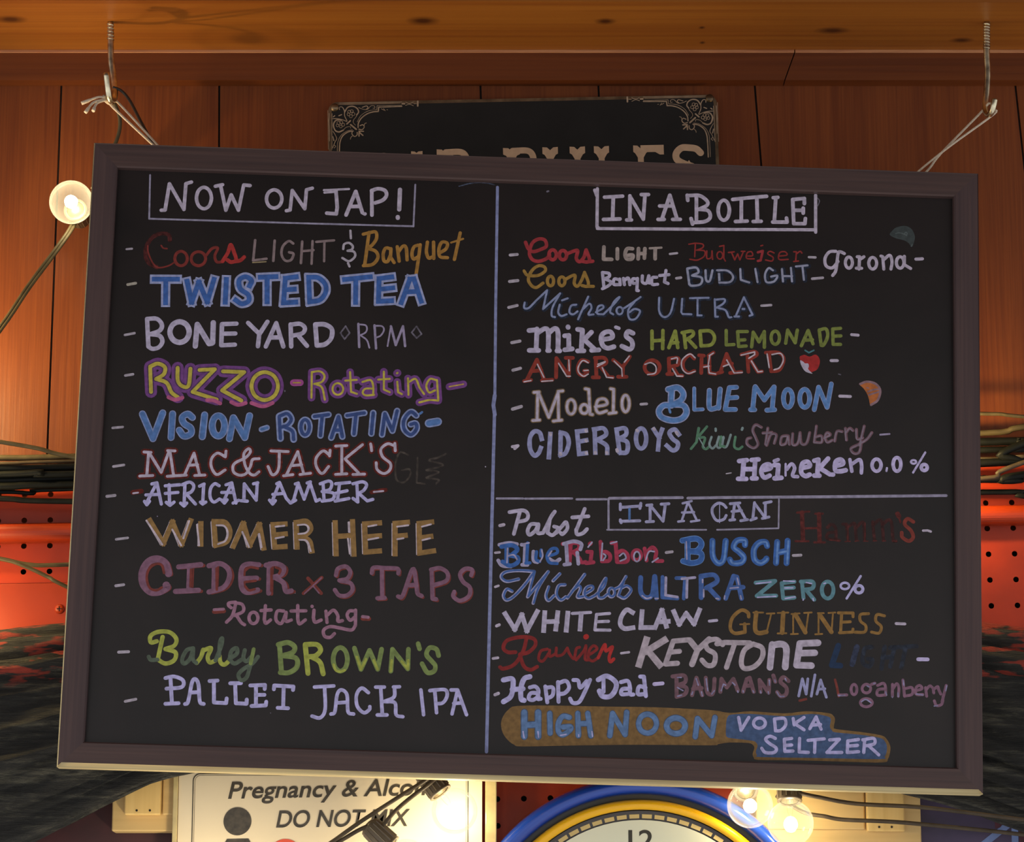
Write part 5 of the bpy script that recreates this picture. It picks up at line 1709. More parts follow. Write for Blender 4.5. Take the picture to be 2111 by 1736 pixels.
O lavh 37 3 3527 167 32 -18 14 -44 -14 -45 -32 -20 -32 18 -14 44 14 45
O lavh 37 3 3736 190 28 -20 11 -50 -11 -51 -28 -22 -28 20 -12 50 12 52
O lavh 37 3 4014 127 22 -9 8 -22 -9 -22 -22 -10 -21 9 -9 21 9 23
L lavh 22 4 2600 86 0 -121
L lavh 22 4 3633 77 -5 -31
L lavh 22 4 4025 252 -125 -213
O lavh 22 4 3905 168 19 -5 8 -13 -8 -13 -19 -6 -19 5 -8 13 8 13
#lettering|boxed heading under a long ruled line
L line 22 1 -322 -366 265 8
L line 22 1 -37 -359 476 18
L line 22 1 484 -349 301 11
L line 29 2 818 -327 737 31
L line 29 2 1611 -300 213 11
L line 29 3 1837 -289 78 5 1121 45 1201 51
L line 22 4 807 -332 7 -305
L line 17 5 799 -651 1001 32
L line 17 5 1911 -615 8 0
L line 17 6 1919 -615 612 35
L line 16 7 2535 -281 -2 -295
L peri2 30 8 928 -418 207 22
L peri2 30 8 928 -382 1 -59
L peri2 30 8 1135 -369 -8 -52
L peri2 30 8 931 -560 196 12
L peri2 30 8 931 -545 9 -29
L peri2 30 8 1196 -387 51 6
L peri2 30 8 1229 -397 3 -134
L peri2 30 8 1193 -557 73 7
L peri2 30 8 1241 -399 122 -146 20 173
L peri2 30 8 1341 -371 78 7
L sky 24 9 1021 -429 2 -105
L peri2 24 10 1613 -340 -58 -183
L peri2 24 10 1516 -544 57 8
L peri2 24 10 1613 -340 85 -173
L peri2 24 10 1645 -540 84 16
L peri2 24 10 1554 -450 121 8
L peri2 24 10 1559 -355 90 26
S peri2 29 11 2000 -384 -30 31 -54 10 -53 -47 1 -68 43 -62 67 13 27 42
L peri2 29 11 2086 -338 -20 -168
L peri2 29 11 2041 -344 97 12
L peri2 29 11 2038 -513 50 7
L peri2 29 11 2109 -337 88 -159
L peri2 29 11 2149 -515 69 14
L peri2 29 11 2059 -423 97 13
L peri2 29 11 2287 -324 -15 -159
L peri2 29 11 2250 -505 57 22
L peri2 29 11 2288 -331 110 -148 -1 151
L peri2 29 11 2383 -326 73 17
L peri2 29 11 2367 -485 68 18
L peri2 9 12 1933 -329 2 -213
#lettering|lavender brush script word at the left of the boxed heading
L lavp 33 1 -283 -643 39 10
S lav 38 2 -190 -502 136 22 50 -39 -14 -55 -86 -25
L lav 38 2 -85 -492 -55 -232
S lav 38 2 105 -617 -75 -3 -32 -66 21 -42 55 44 31 67
S lav 38 2 106 -628 -7 -77 55 1
S lav 38 2 154 -704 74 161 39 61
L lav 38 2 218 -566 -19 -136
S lav 38 2 199 -702 54 -21 54 69 -43 19
S lav 38 2 288 -699 62 79 33 34 15 -65 -46 -58 -22 11
L lav 38 2 569 -444 -82 -226
L lav 38 2 445 -536 163 17
S lav 38 2 487 -659 10 -49 56 13 43 44
#lettering|dull dark red serif word fading away
L redh 45 1 2770 -410 12 -283
L redh 45 1 2943 -423 7 -275
L redh 22 2 2719 -413 124 16
L redh 22 2 2704 -707 132 4
L redh 22 2 2904 -418 76 3
L redh 22 2 2894 -713 110 4
L redh 22 2 2793 -573 143 9
S redhf 33 3 3028 -557 42 36 43 -42 2 -102
S redhf 33 3 3115 -599 -76 -14 -11 -55 76 -9 48 -9
L redhf 33 3 3184 -518 38 1 16 -161
S redhf 33 3 3227 -550 67 47 18 -42 11 -130
S redhf 33 3 3319 -547 65 58 18 -53 4 -131
L redhf 33 3 3487 -485 20 -184
S redhf 33 3 3498 -508 65 48 22 -43 11 -163
S redhf 33 3 3588 -505 65 48 29 -42 15 -164 28 -11
L redh 11 4 3207 -696 54 6
L redh 11 4 3308 -688 40 6
L redh 11 4 3395 -685 45 3
L redh 11 4 3490 -680 39 4
L redh 11 4 3585 -677 34 3
L redh 11 4 3686 -674 45 -1
L redh 11 4 3048 -684 107 -5
L redh 11 4 3238 -536 -2 -148
L redh 11 4 3412 -497 -4 -181
S redh2 38 5 3901 -470 -58 30 -31 -55 65 -66 22 -67 -45 -40 -65 36 -7 47
L redh 49 6 3740 -393 14 -25
L redh 20 7 3754 -429 16 -51
L lavp 24 8 4000 -557 45 4 33 -11
#lettering|blue letters with white highlights
L lavp 24 1 -322 -922 44 6
S white2 38 2 -283 -839 93 21 84 -9
S white2 38 2 -290 -999 40 -50 89 -8
L white2 38 2 -59 -831 36 -2 -4 -192
L white2 38 2 -48 -1036 53 1
S white2 38 2 62 -898 4 -90 38 -16
S white2 38 2 220 -966 61 -29 46 27
S white2 38 2 364 -810 101 30 77 -24 -8 -56
L white2 38 2 391 -826 15 -185
L white2 38 2 376 -1021 56 9
L white2 38 2 503 -895 14 -112
S blue2 45 3 -261 -858 105 18 55 -41 -50 -55
L blue2 45 3 -209 -853 5 -177
S blue2 45 3 -195 -940 98 -22 -1 -54 -72 -33 -75 38
L blue2 33 4 1 -812 -6 -201
L blue2 33 4 -12 -1018 41 4
S blue2 33 4 92 -899 -3 -77 37 -21
L blue2 33 4 140 -879 -2 -62
S blue2 33 4 204 -941 95 37 -10 45 -53 -13 -36 -67 26 -64 76 -9
L white2 16 5 -199 -873 -2 -146
S white2 16 5 -197 -951 61 13 34 -44
S white2 16 5 145 -879 11 -61 -25 -57
S white2 16 5 -45 -823 61 13
S white2 16 5 213 -938 32 51
#lettering|crimson letters with white highlights
S crim 40 1 355 -810 144 14 21 -54 -72 -47
L crim 40 1 435 -810 -7 -187
S crim 40 1 470 -896 55 -55 21 -40 44 3
L crim 40 1 628 -803 9 9
L crim 40 1 603 -883 45 1 -9 -99
L crim 40 1 595 -998 73 11
L crim 40 1 735 -777 19 -198
S crim 40 1 754 -975 71 11 8 55 -43 32 -42 -13
L crim 40 1 846 -785 42 1 17 -188
S crim 40 1 905 -977 98 8 10 65 -54 44 -55 -25
O crim 40 1 1102 -850 31 -14 13 -35 -12 -37 -30 -15 -31 13 -13 36 12 36
L crim 40 1 1181 -831 22 -121
S crim 40 1 1197 -887 59 70 43 -42 -7 -88 69 -5
L white2 16 2 755 -791 -10 -175
S white2 16 2 764 -966 27 46 -23 22
S white2 16 2 930 -915 40 29 24 -50 -56 -30
O white2 16 2 1104 -865 22 -14 10 -35 -9 -37 -21 -15 -22 14 -10 36 9 36
S white2 16 2 1194 -952 30 89 55 4
L white2 16 2 1261 -967 58 42
L white2 16 2 611 -835 38 51
L white2 16 2 400 -837 9 -168
L white2 16 2 507 -918 8 -89
S white2 16 2 838 -789 61 19
L grey 29 3 1400 -865 60 10
#lettering|bright blue capitals near the middle of the right column
L skyl2 60 1 1614 -738 3 -200
S skyl2 60 1 1562 -737 139 24 54 -52 -42 -69 -86 -10
S skyl2 60 1 1627 -844 120 -14 -1 -76 -87 -30 -87 17
L blue2 47 2 1614 -738 3 -200
S blue2 47 2 1562 -737 139 24 54 -52 -42 -69 -86 -10
S blue2 47 2 1627 -844 120 -14 -1 -76 -87 -30 -87 17
S blue2 60 3 1865 -730 6 -155 52 -71 56 40 20 190
S blue2 60 3 2195 -762 -7 48 -76 -8 -32 -66 54 -44 49 -55 -26 -55 -87 -9 -28 35
S blue2 60 3 2418 -766 -17 42 -67 -13 -48 -67 7 -102 54 -36 55 29 11 20
L blue2 60 3 2520 -720 -10 -217
L blue2 60 3 2626 -705 -10 -229
L blue2 60 3 2526 -831 98 24
S skyl2 20 4 1872 -732 6 -155 52 -71 55 40 20 190
S skyl2 20 4 2202 -764 -7 48 -76 -8 -33 -67 54 -43 50 -55 -26 -55 -87 -9 -28 35
S skyl2 20 4 2424 -768 -17 42 -67 -13 -47 -67 6 -102 54 -36 56 29 11 20
L skyl2 20 4 2527 -722 -10 -217
L skyl2 20 4 2633 -708 -10 -228
L skyl2 20 4 2533 -833 98 24
L white2 13 5 1601 -747 8 -180
L grey 29 6 2684 -854 77 6
#lettering|slanted blue and white script
L lavp 24 1 -313 -1269 33 13
S peri2 33 2 -80 -1183 -119 -26 -57 43 41 50 133 20 155 -4
S peri2 33 2 73 -1100 -83 -126 -108 -126 -76 -47 -34 43 31 66 54 -18
L peri2 33 2 75 -1102 -60 -257
L peri2 33 2 15 -1359 200 261
S peri2 33 2 206 -1109 -93 -169 -41 -144
S peri2 33 2 223 -1252 -25 -90 26 -49 54 51
L peri2 33 2 266 -1189 66 73
S peri2 33 2 387 -1225 -64 -13 -21 -90 44 -54 54 35
L peri2 33 2 582 -1114 -168 -244
S peri2 33 2 457 -1289 63 55 23 -30 -30 -80 53 2
S peri2 33 2 579 -1319 83 56 -9 33 -53 -21 -21 -68 43 -37 66 29
S peri2 33 2 688 -1327 87 92 20 88 -62 -111 -9 -79 42 -10 44 35
O peri2 33 2 854 -1246 23 -12 10 -30 -9 -31 -22 -14 -23 12 -10 31 8 31
S peri2 33 2 886 -1256 55 36 57 97
L peri2 33 2 974 -1175 -51 -145
S peri2 33 2 923 -1320 65 -20 63 78 -43 44 -53 -22
S blue3 19 3 -74 -1179 -119 -26 -56 43 41 51 132 20 156 -4
S blue3 19 3 80 -1095 -84 -126 -107 -127 -76 -47 -35 44 32 66 53 -19
L blue3 19 3 82 -1097 -60 -258
L blue3 19 3 22 -1355 199 262
S blue3 19 3 213 -1104 -94 -169 -40 -145
S blue3 19 3 230 -1247 -26 -91 27 -48 54 51
L blue3 19 3 272 -1184 66 72
S blue3 19 3 393 -1220 -64 -13 -20 -90 43 -55 55 35
L blue3 19 3 588 -1109 -168 -244
S blue3 19 3 463 -1285 63 56 23 -31 -29 -79 53 2
S blue3 19 3 586 -1315 83 57 -10 33 -52 -22 -21 -68 43 -36 66 29
S blue3 19 3 695 -1322 86 92 21 88 -62 -112 -10 -78 43 -10 43 35
O blue3 19 3 860 -1241 23 -12 10 -31 -8 -31 -23 -13 -23 12 -10 30 9 32
S blue3 19 3 893 -1251 55 35 57 97
L blue3 19 3 980 -1170 -50 -145
S blue3 19 3 930 -1315 64 -20 63 78 -43 43 -53 -21
#lettering|cobalt capitals
#lettering|cobalt blue capitals
S blue3 49 1 1147 -1128 2 -140 49 -59 66 29 23 186
L blue3 49 1 1289 -1112 20 -218
L blue3 49 1 1756 -1108 3 -205
S blue3 49 1 1752 -1094 131 16 32 -65 -106 -70
L blue3 49 1 1832 -1212 102 -104
L blue3 38 2 1367 -1115 0 -207 153 -7
L blue3 38 2 1506 -1122 89 3 -11 -208
L white2 27 3 1401 -1120 -1 -179 120 -15
L white2 27 3 1562 -1127 131 17
L white2 27 3 1615 -1130 -2 -185
L white2 16 4 1771 -1130 0 -28
L white2 16 4 1783 -1231 1 -73
L white2 16 4 1909 -1316 27 -5
S white2 16 4 1165 -1312 44 -26 45 12
L white2 16 4 1298 -1336 28 1
L blue3 47 5 2005 -1313 78 230 33 -8 50 -217
L blue3 47 5 2040 -1206 140 13
L white2 13 6 2120 -1102 17 -67
L white2 13 6 2049 -1208 83 11
L white2 13 6 2155 -1281 8 -33
L white2 13 6 1996 -1286 -4 -33
#lettering|teal grey capitals with a percent sign
L teal2 40 1 2306 -1144 198 25 -186 -159 196 9
L teal2 40 1 2697 -1120 -129 -20 17 -155 113 13
L teal2 40 1 2585 -1191 106 10
L teal2 40 1 2773 -1118 17 -165
S teal2 40 1 2762 -1118 118 4 1 -65 -85 -21
L teal2 40 1 2819 -1206 79 -91
O teal2 40 1 3033 -1109 42 -24 17 -60 -17 -62 -41 -26 -42 24 -18 60 17 61
L lavb 13 2 2309 -1153 151 22
L lavb 13 2 2327 -1292 184 17
L lavb 13 2 2587 -1116 112 -2
L lavb 13 2 2599 -1188 84 5
L lavb 13 2 2605 -1295 100 20
S lavb 13 2 2816 -1125 56 -10
L lavb 13 2 2886 -1286 4 -22
L lavb 13 2 2789 -1294 -3 -12
L lavb 13 2 2994 -1131 17 6
L lavb 24 3 3367 -1043 -142 -232
O lavb 24 3 3207 -1115 31 -9 13 -22 -13 -24 -31 -10 -31 8 -12 23 12 23
O lavb 31 4 3349 -1139 28 -10 12 -27 -12 -27 -28 -12 -29 10 -11 27 11 27
#lettering|plain lavender capitals below the slanted blue script
L lavp 31 1 -288 -1663 26 12
Q lav 47 2 -207 -1536 102 -156 67 150 54 -161 100 200
Q lav 47 2 191 -1512 -7 -185
Q lav 47 2 321 -1508 -16 -170
Q lav 47 2 187 -1606 131 8
Q lav 47 2 422 -1510 -12 -176
Q lav 47 2 556 -1512 -8 -158
T lav 47 2 1072 -1485 -60 25 -52 -71 -9 -78 45 -41 84 12
Q lav 47 2 1167 -1471 -10 -163 122 4
Q lav 47 2 1300 -1629 67 176 46 -162
Q lav 47 2 1337 -1570 96 7
Q lav 47 2 1485 -1461 57 -127 69 109 79 -100 54 142
L lav 31 3 467 -1513 184 16
L lav 31 3 841 -1501 -131 -15 -13 -157 151 3
L lav 31 3 707 -1590 125 9
L lav 29 4 1843 -1548 75 10
#lettering|bronze serif capitals
S bronze 36 1 2240 -1491 -11 42 -67 21 -86 -79 -21 -101 43 -54 99 14
L bronze 36 1 2203 -1648 -4 82
L bronze 18 2 2154 -1571 92 7
L bronze 18 2 2286 -1447 98 3
L bronze 18 2 2420 -1454 78 5
L bronze 18 2 2531 -1444 106 8
L bronze 18 2 2532 -1651 87 5
L bronze 18 2 2670 -1450 81 9
L bronze 18 2 2797 -1435 76 7
L bronze 18 2 2665 -1654 70 5
L bronze 18 2 2910 -1648 70 6
L bronze 18 2 3042 -1428 68 7
L bronze 18 2 2936 -1433 59 2
L bronze 18 2 2686 -1454 2 -196
L bronze 18 2 2942 -1437 1 -199
L bronze 18 2 2813 -1640 27 202
L bronze 18 2 3074 -1626 13 195
L bronze 18 2 2421 -1641 43 180
S bronze 45 3 2314 -1449 -9 -162 37 -42 77 14
L bronze 45 3 2586 -1442 -9 -201
L bronze 45 3 2709 -1454 101 -177
L bronze 45 3 2953 -1446 119 -173
L bronze 30 4 3175 -1423 -10 -195
L bronze 30 4 3142 -1424 148 4 0 -38
L bronze 30 4 3154 -1625 131 11 5 31
L bronze 30 4 3176 -1517 86 7
S bronze 30 4 3446 -1422 -81 -13 0 -65 53 -45 -11 -63 -98 -6
S bronze 30 4 3607 -1439 -75 9 -12 -65 54 -54 -22 -66 -76 7
L lavp 29 5 3724 -1514 89 -1
#lettering|loose dark red script
L lavp 27 1 -314 -1991 48 8
S redr 38 2 -92 -1921 -77 -2 -45 43 40 77 153 38 111 -19 13 -64 -65 -69 -85 -24
S redr 38 2 15 -1775 -30 -132 -84 -136 -109 -47 -34 14
S redr 38 2 -47 -1953 45 -109 67 -31 63 33
S redr 29 3 225 -1880 -63 -22 -21 -78 43 -21 64 89
S redr 29 3 249 -1890 2 -64 63 33
S redr 29 3 315 -1866 2 -75 64 13 44 65
S redr 29 3 425 -1863 21 -54 48 -52 20 98 33 20
S redr 29 3 516 -1980 73 91 23 54 -8 -131 42 -10
S redr 29 3 637 -1931 84 66 -34 33 -41 -46 -9 -76 43 -32 54 33
S red3 33 4 736 -1951 62 133 14 -64 63 44 -29 -98 12 -53 34 30
L red3 53 5 608 -1746 5 3
L lavp 24 6 965 -1899 77 12
#lettering|large pale grey slanted capitals
Q greyp 67 1 1216 -1753 -70 -254
Q greyp 67 1 1399 -1752 -178 -117
Q greyp 67 1 1232 -1864 121 -140
L greyp 51 2 1637 -1743 -153 -18 -74 -233 120 12
L greyp 51 2 1464 -1873 84 12
S greyp 51 2 1980 -1781 -67 53 -97 -34 12 -68 76 -51 -10 -98 -64 -15 -56 51
L greyp 60 3 1650 -1747 79 -95
L greyp 60 3 1845 -1730 -116 -112 -53 -146
L greyp 51 4 1922 -1775 79 17 253 3
L greyp 51 4 2101 -1766 -80 -243
S greyp 51 4 2287 -1765 89 -37 1 -98 -77 -91 -99 -23 -32 63 30 121 88 65
L lavp 67 5 2478 -1764 -21 -231
S lavp 67 5 2478 -1772 97 14 45 -48 -10 -182
L lavp 67 5 2939 -1733 -184 -13 -32 -219 150 0
L lavp 67 5 2744 -1844 162 9
#lettering|very dim navy capitals
L nav1 58 1 3143 -1756 -66 -198 87 -2
L nav2 56 2 3330 -1762 -48 -177
S nav3 45 3 3485 -1757 -76 -24 -22 -132 65 -41 33 64 -44 12
L nav3 45 3 3609 -1753 -33 -219
L nav3 45 3 3709 -1750 -44 -199
L nav3 45 3 3587 -1863 98 12
L nav3 45 3 3665 -1760 264 24
L nav3 45 3 3820 -1755 -44 -202
L lavh 38 4 3946 -1868 96 2
#lettering|lavender storybook lettering
L lavp 33 1 -284 -2353 32 14
S lavb 51 2 -205 -2203 85 14 13 -64 -19 -111 -73 -57
S lavb 51 2 58 -2162 -55 -23 -30 -87 3 -111 31 -18
L lavb 51 2 -115 -2297 108 12
S lavb 51 2 741 -2172 85 39 89 -58 -1 -75 -51 -68 -75 -2 -34 52
S lavb 40 3 61 -2270 52 11 34 -41 -7 -78 31 -3
S lavb 40 3 148 -2324 -75 -3 -21 -53 43 -14 54 37
L lavb 40 3 214 -2256 24 -157
S lavb 40 3 225 -2267 64 2 0 -75 -50 -35
L lavb 40 3 340 -2208 10 -196
S lavb 40 3 345 -2219 75 24 32 -63 -41 -56 -52 -13
S lavb 40 3 493 -2182 48 -7 21 -68 65 68
S lavb 40 3 659 -2176 -50 -121 -53 -101 -63 -13 -29 41
L lavb 40 3 793 -2161 3 -130
S lavb 40 3 967 -2189 69 13 23 -63 2 -67 33 -3
S lavb 40 3 1060 -2253 -75 -6 -10 -49 64 2
S lavb 40 3 1214 -2237 -64 9 -10 -75 64 2
L lavb 40 3 1159 -2128 37 1 23 -194
L lavh 38 4 1301 -2199 83 10
#lettering|muted maroon capitals
L maroon 40 1 1523 -2117 3 -196
S maroon 40 1 1482 -2116 116 12 12 -63 -75 -36
S maroon 40 1 1535 -2203 86 -21 -12 -65 -83 -30
L maroon 40 1 1680 -2298 42 176 60 -173
L maroon 40 1 1690 -2233 86 9
S maroon 40 1 1815 -2119 16 -141 45 -25 21 47 6 111
L maroon 40 2 1963 -2256 9 131 54 -85 66 88 45 -115
L maroon 40 2 2189 -2249 37 132 29 11 42 -140
L maroon 40 2 2205 -2189 75 7
L maroon 40 2 2365 -2244 -12 119 93 -125 6 128
S maroon 40 2 2644 -2127 -53 37 -27 -48 58 -54 -1 -66 -51 -24 -39 41
L maroon 40 2 2491 -2076 21 -62
L lilac 13 3 1532 -2125 38 1
L lilac 13 3 1533 -2225 56 -31
L lilac 13 3 1719 -2131 23 -65
L lilac 13 3 1677 -2292 11 28
L lilac 13 3 1774 -2262 9 -38
L lilac 13 3 1819 -2128 18 -121
L lilac 13 3 1903 -2247 -27 -34
L lilac 13 3 1534 -2313 44 12
L lilac 13 4 1971 -2245 22 67 22 -10
L lilac 13 4 2081 -2158 28 -27
L lilac 13 4 2137 -2240 2 -16
L lilac 13 4 2190 -2238 2 -16
L lilac 13 4 2289 -2235 8 -16
L lilac 13 4 2363 -2233 6 -22
L lilac 13 4 2441 -2241 5 -22
L lilac 13 4 2451 -2125 3 -50
S lilac 13 4 2601 -2281 -44 -1 -28 43
L lilac 13 4 2506 -2118 6 -22
L lilac 13 4 2611 -2103 11 -22
#lettering|lilac letters with a slash
L lilac2 27 1 2747 -2274 36 174 39 -152 16 153
L lilac2 27 1 2909 -2057 -36 -215
L lilac2 27 1 2929 -2249 38 143 57 -171
L lilac2 27 1 2945 -2199 64 6
#lettering|mauve rounded lowercase lettering
S rust 24 1 3111 -2099 20 -77 17 -88
L rust 24 1 2756 -2320 66 18
L maroonl 29 2 3148 -2253 81 5
O maroonl 29 2 3301 -2140 21 -14 8 -37 -8 -36 -21 -16 -21 15 -8 36 8 36
O maroonl 29 2 3425 -2136 31 -12 12 -30 -12 -31 -31 -13 -30 11 -13 30 13 31
L maroonl 29 2 3476 -2135 35 13
O maroonl 29 2 3425 -2280 43 -10 17 -28 -17 -29 -43 -14 -42 11 -17 28 17 29
S maroonl 29 2 3537 -2144 59 24 22 -41 0 -78
S maroonl 29 2 3618 -2175 -75 -13 -6 -53 70 2
L maroonl 29 2 3687 -2128 -1 -120
S maroonl 29 2 3692 -2172 37 51 22 -36 -5 -89
L maroonl 29 2 3792 -2081 16 -163
S maroonl 29 2 3808 -2244 76 24 -2 65 -74 -14
S maroonl 29 2 3919 -2185 64 22 -22 32 -36 -23 0 -64 67 -4
L maroonl 29 2 4019 -2151 11 -86
S maroonl 29 2 4024 -2173 37 40 28 -16
L maroonl 29 2 4096 -2160 5 -42
S maroonl 29 2 4096 -2171 43 34 11 -21
S maroonl 29 2 4141 -2148 31 -63
L maroonl 29 2 4227 -2123 -43 -165
S maroonl 29 2 4196 -2232 -14 -78 -53 -17 -22 46
L lilac 13 3 3148 -2259 61 6
S lilac 13 3 3375 -2312 44 23 55 -31
L lilac 13 3 3618 -2206 11 -32
L lilac 13 3 3684 -2248 2 -11
L lilac 13 3 3742 -2213 3 -38
L lilac 13 3 3795 -2084 6 -50
S lilac 13 3 3928 -2218 66 -9
L lilac 13 3 4105 -2334 33 6
L lilac 13 3 3430 -2150 22 -11
L lilac 13 3 3496 -2126 17 2
L lilac 13 3 4233 -2126 -11 -50
#lettering|blue capitals on a tan capsule joined to a blue panel with lavender capitals
F tanc 4 1 -58 -2458 385 15 439 4 550 9 551 -11 140 -18 99 -2 165 20 331 -11 221 28 220 -12 50 -23 19 -38 -11 -72 26 -24 248 -22 199 -27 55 -37 35 -65 -2 -66 -22 -66 -45 -35 -330 -4 -550 0 -362 -8 -50 23 -11 38 16 55 -17 33 -50 17 -187 -2 -109 -20 -74 -13 -659 -14 -657 -26 -547 -27 -88 14 -67 47 -51 70 -19 87 20 77 53 68
F bluep 4 2 2025 -2563 15 61 44 23 188 12 330 -12 276 30 155 -19 38 -30 -11 -72 23 -38 38 -18 254 -17 187 -25 50 -34 19 -49 -5 -60 -20 -44 -44 -24 -627 -7 -561 -8 -38 17 -12 38 16 55 -16 33 -39 17 -209 19 -39 10 -14 27
L navyd 73 3 12 -2519 6 -241
L navyd 73 3 149 -2515 6 -241
L navyd 73 3 26 -2645 118 8
L steel 56 4 12 -2519 6 -241
L steel 56 4 149 -2515 6 -241
L steel 56 4 26 -2645 118 8
L navyd 62 5 265 -2522 9 -198
S navyd 62 5 461 -2557 -64 9 -42 -65 2 -88 42 -31 65 43 12 38 -77 -4
L navyd 62 5 544 -2514 11 -222
L navyd 62 5 643 -2511 36 -222
L navyd 62 5 552 -2618 108 8
L navyd 62 5 867 -2727 23 224 129 -208 12 223
O navyd 62 5 1238 -2501 64 -25 28 -67 -26 -68 -62 -29 -64 25 -27 67 25 68
L navyd 62 5 1718 -2712 20 183 143 -168 31 184
L steel 49 6 265 -2522 9 -198
S steel 49 6 461 -2557 -64 9 -42 -65 2 -88 42 -31 65 43 12 38 -77 -4
L steel 49 6 544 -2514 11 -222
L steel 49 6 643 -2511 36 -222
L steel 49 6 552 -2618 108 8
L steel 49 6 867 -2727 23 224 129 -208 12 223
O steel 49 6 1238 -2501 64 -25 28 -67 -26 -68 -62 -29 -64 25 -27 67 25 68
L steel 49 6 1718 -2712 20 183 143 -168 31 184
O navyd 67 7 1522 -2530 66 -22 28 -54 -27 -57 -64 -24 -66 21 -28 54 26 57
O steel 53 8 1522 -2530 66 -22 28 -54 -27 -57 -64 -24 -66 21 -28 54 26 57
L lavb 13 9 4 -2711 12 -60
L lavb 13 9 152 -2707 7 -57
L lavb 13 9 689 -2691 6 -49
L lavb 13 9 377 -2738 55 12
L lavb 13 9 558 -2727 1 -17
L lavb 33 10 2147 -2506 27 -127 76 130
O lavb 33 10 2356 -2505 42 -14 18 -36 -18 -36 -42 -17 -42 14 -17 36 17 36
L lavb 33 10 2506 -2511 11 -114
S lavb 33 10 2506 -2511 97 8 15 -64 -48 -56 -53 -6
L lavb 33 10 2693 -2501 11 -63
L lavb 33 10 2801 -2486 -97 -67
L lavb 33 10 2715 -2555 87 -55
L lavb 33 10 2859 -2597 63 120 50 -121
L lavb 33 10 2881 -2561 86 9
S lavb 33 10 2516 -2704 -55 20 -42 -31 42 -43 64 -42 -19 -44 -88 -3 -37 40
L lavb 33 10 2679 -2699 -73 -11 5 -120 82 6
L lavb 33 10 2611 -2771 68 6
L lavb 33 10 2758 -2697 -4 -135 93 -2
L lavb 33 10 2843 -2714 161 20
L lavb 33 10 2912 -2712 -4 -120
L lavb 33 10 3058 -2703 97 10 -124 -136 149 5
L lavb 33 10 3347 -2690 -108 -18 -5 -115 114 12
L lavb 33 10 3245 -2759 92 10
L lavb 33 10 3408 -2688 -9 -130
S lavb 33 10 3388 -2693 108 19 9 -53 -84 -24
L lavb 33 10 3452 -2753 97 -84
#paint_speck|
L lavp 12 1 -446 -43 1 -1
#paint_speck|
L lavp 14 1 -2315 -1391 1 -1
#paint_speck|
L lavd 10 1 -3727 -659 1 -1
#paint_speck|
L greyl 9 1 -2505 -2602 1 -2
#paint_speck|
L greyl 20 1 109 2878 13 5
#paint_speck|
L greyl 13 1 3138 1041 19 -5
#paint_speck|
L greyl 12 1 -2505 679 1 -10
"""
BW, BH, FWD = 0.9144, 0.641, 0.0255
RB = Matrix(((0.9992, 0.0267, 0.0309, 0.0181), (0.0309, -0.0003, -0.9995, 2.87879), (-0.0267, 0.9996, -0.0012, 0.585306 + CAM_Z), (0, 0, 0, 1)))
q_ = RB.to_3x3(); q_ = q_.to_quaternion().to_matrix().to_4x4(); q_.translation = RB.translation
cb = empty('chalkboard', M=q_)
tag(cb, 'large walnut framed chalkboard drink menu hung by twine from two screw hooks', 'chalkboard')
FT = 0.021                          # frame thickness
def rail_(a, b, inner_a, inner_b, horiz, ch, pale=True):
    """one mitred frame rail; a,b outer corners, inner corners; dark face, pale rounded outer edge"""
    mb = MB(); br = M['frame_brown'] if horiz else M['frame_brown_v']
    A, B_, IA, IB = [Vector((p[0], p[1])) for p in (a, b, inner_a, inner_b)]
    out = ((A + B_) / 2 - (IA + IB) / 2).normalized()
    sections = []
    for O, I in ((A, IA), (B_, IB)):
        d = (I - O) / FWD              # along the mitre
        ev = 0.0018
        sec = [(I + d * 0.0, -FT), (I + d * 0.0, -0.0105), (I, -ev), (I - d * ev * 0.8, 0.0)]
        for k in range(5):
            q = PI / 2 * k / 4
            sec.append((O + d * (ch - ch * math.sin(q)), -(ch - ch * math.cos(q))))
        sec.append((O, -FT))
        sections.append([(p.x, p.y, z) for p, z in sec])
    n = len(sections[0]); vs = sections[0] + sections[1]
    for i in range(n):
        j = (i + 1) % n
        dark = i in (0, 1, 2, 3) or (not pale and i < 8)
        mb.add(vs, [(i, j, n + j, n + i)], br if dark else M['raw_pine'], smooth=(4 <= i <= 7))
    mb.add(vs, [tuple(range(n)), tuple(range(2 * n - 1, n - 1, -1))], M['raw_pine'])
    o = mb.build('frame_rail', parent=cb)
    return o
x_, y_ = BW / 2, BH / 2; xi, yi = x_ - FWD, y_ - FWD
rail_((-x_, y_), (x_, y_), (-xi, yi), (xi, yi), True, 0.0012, False)
rail_((x_, -y_), (-x_, -y_), (xi, -yi), (-xi, -yi), True, 0.0045)
rail_((-x_, -y_), (-x_, y_), (-xi, -yi), (-xi, yi), False, 0.0012)
rail_((x_, y_), (x_, -y_), (xi, yi), (xi, -yi), False, 0.0012, False)
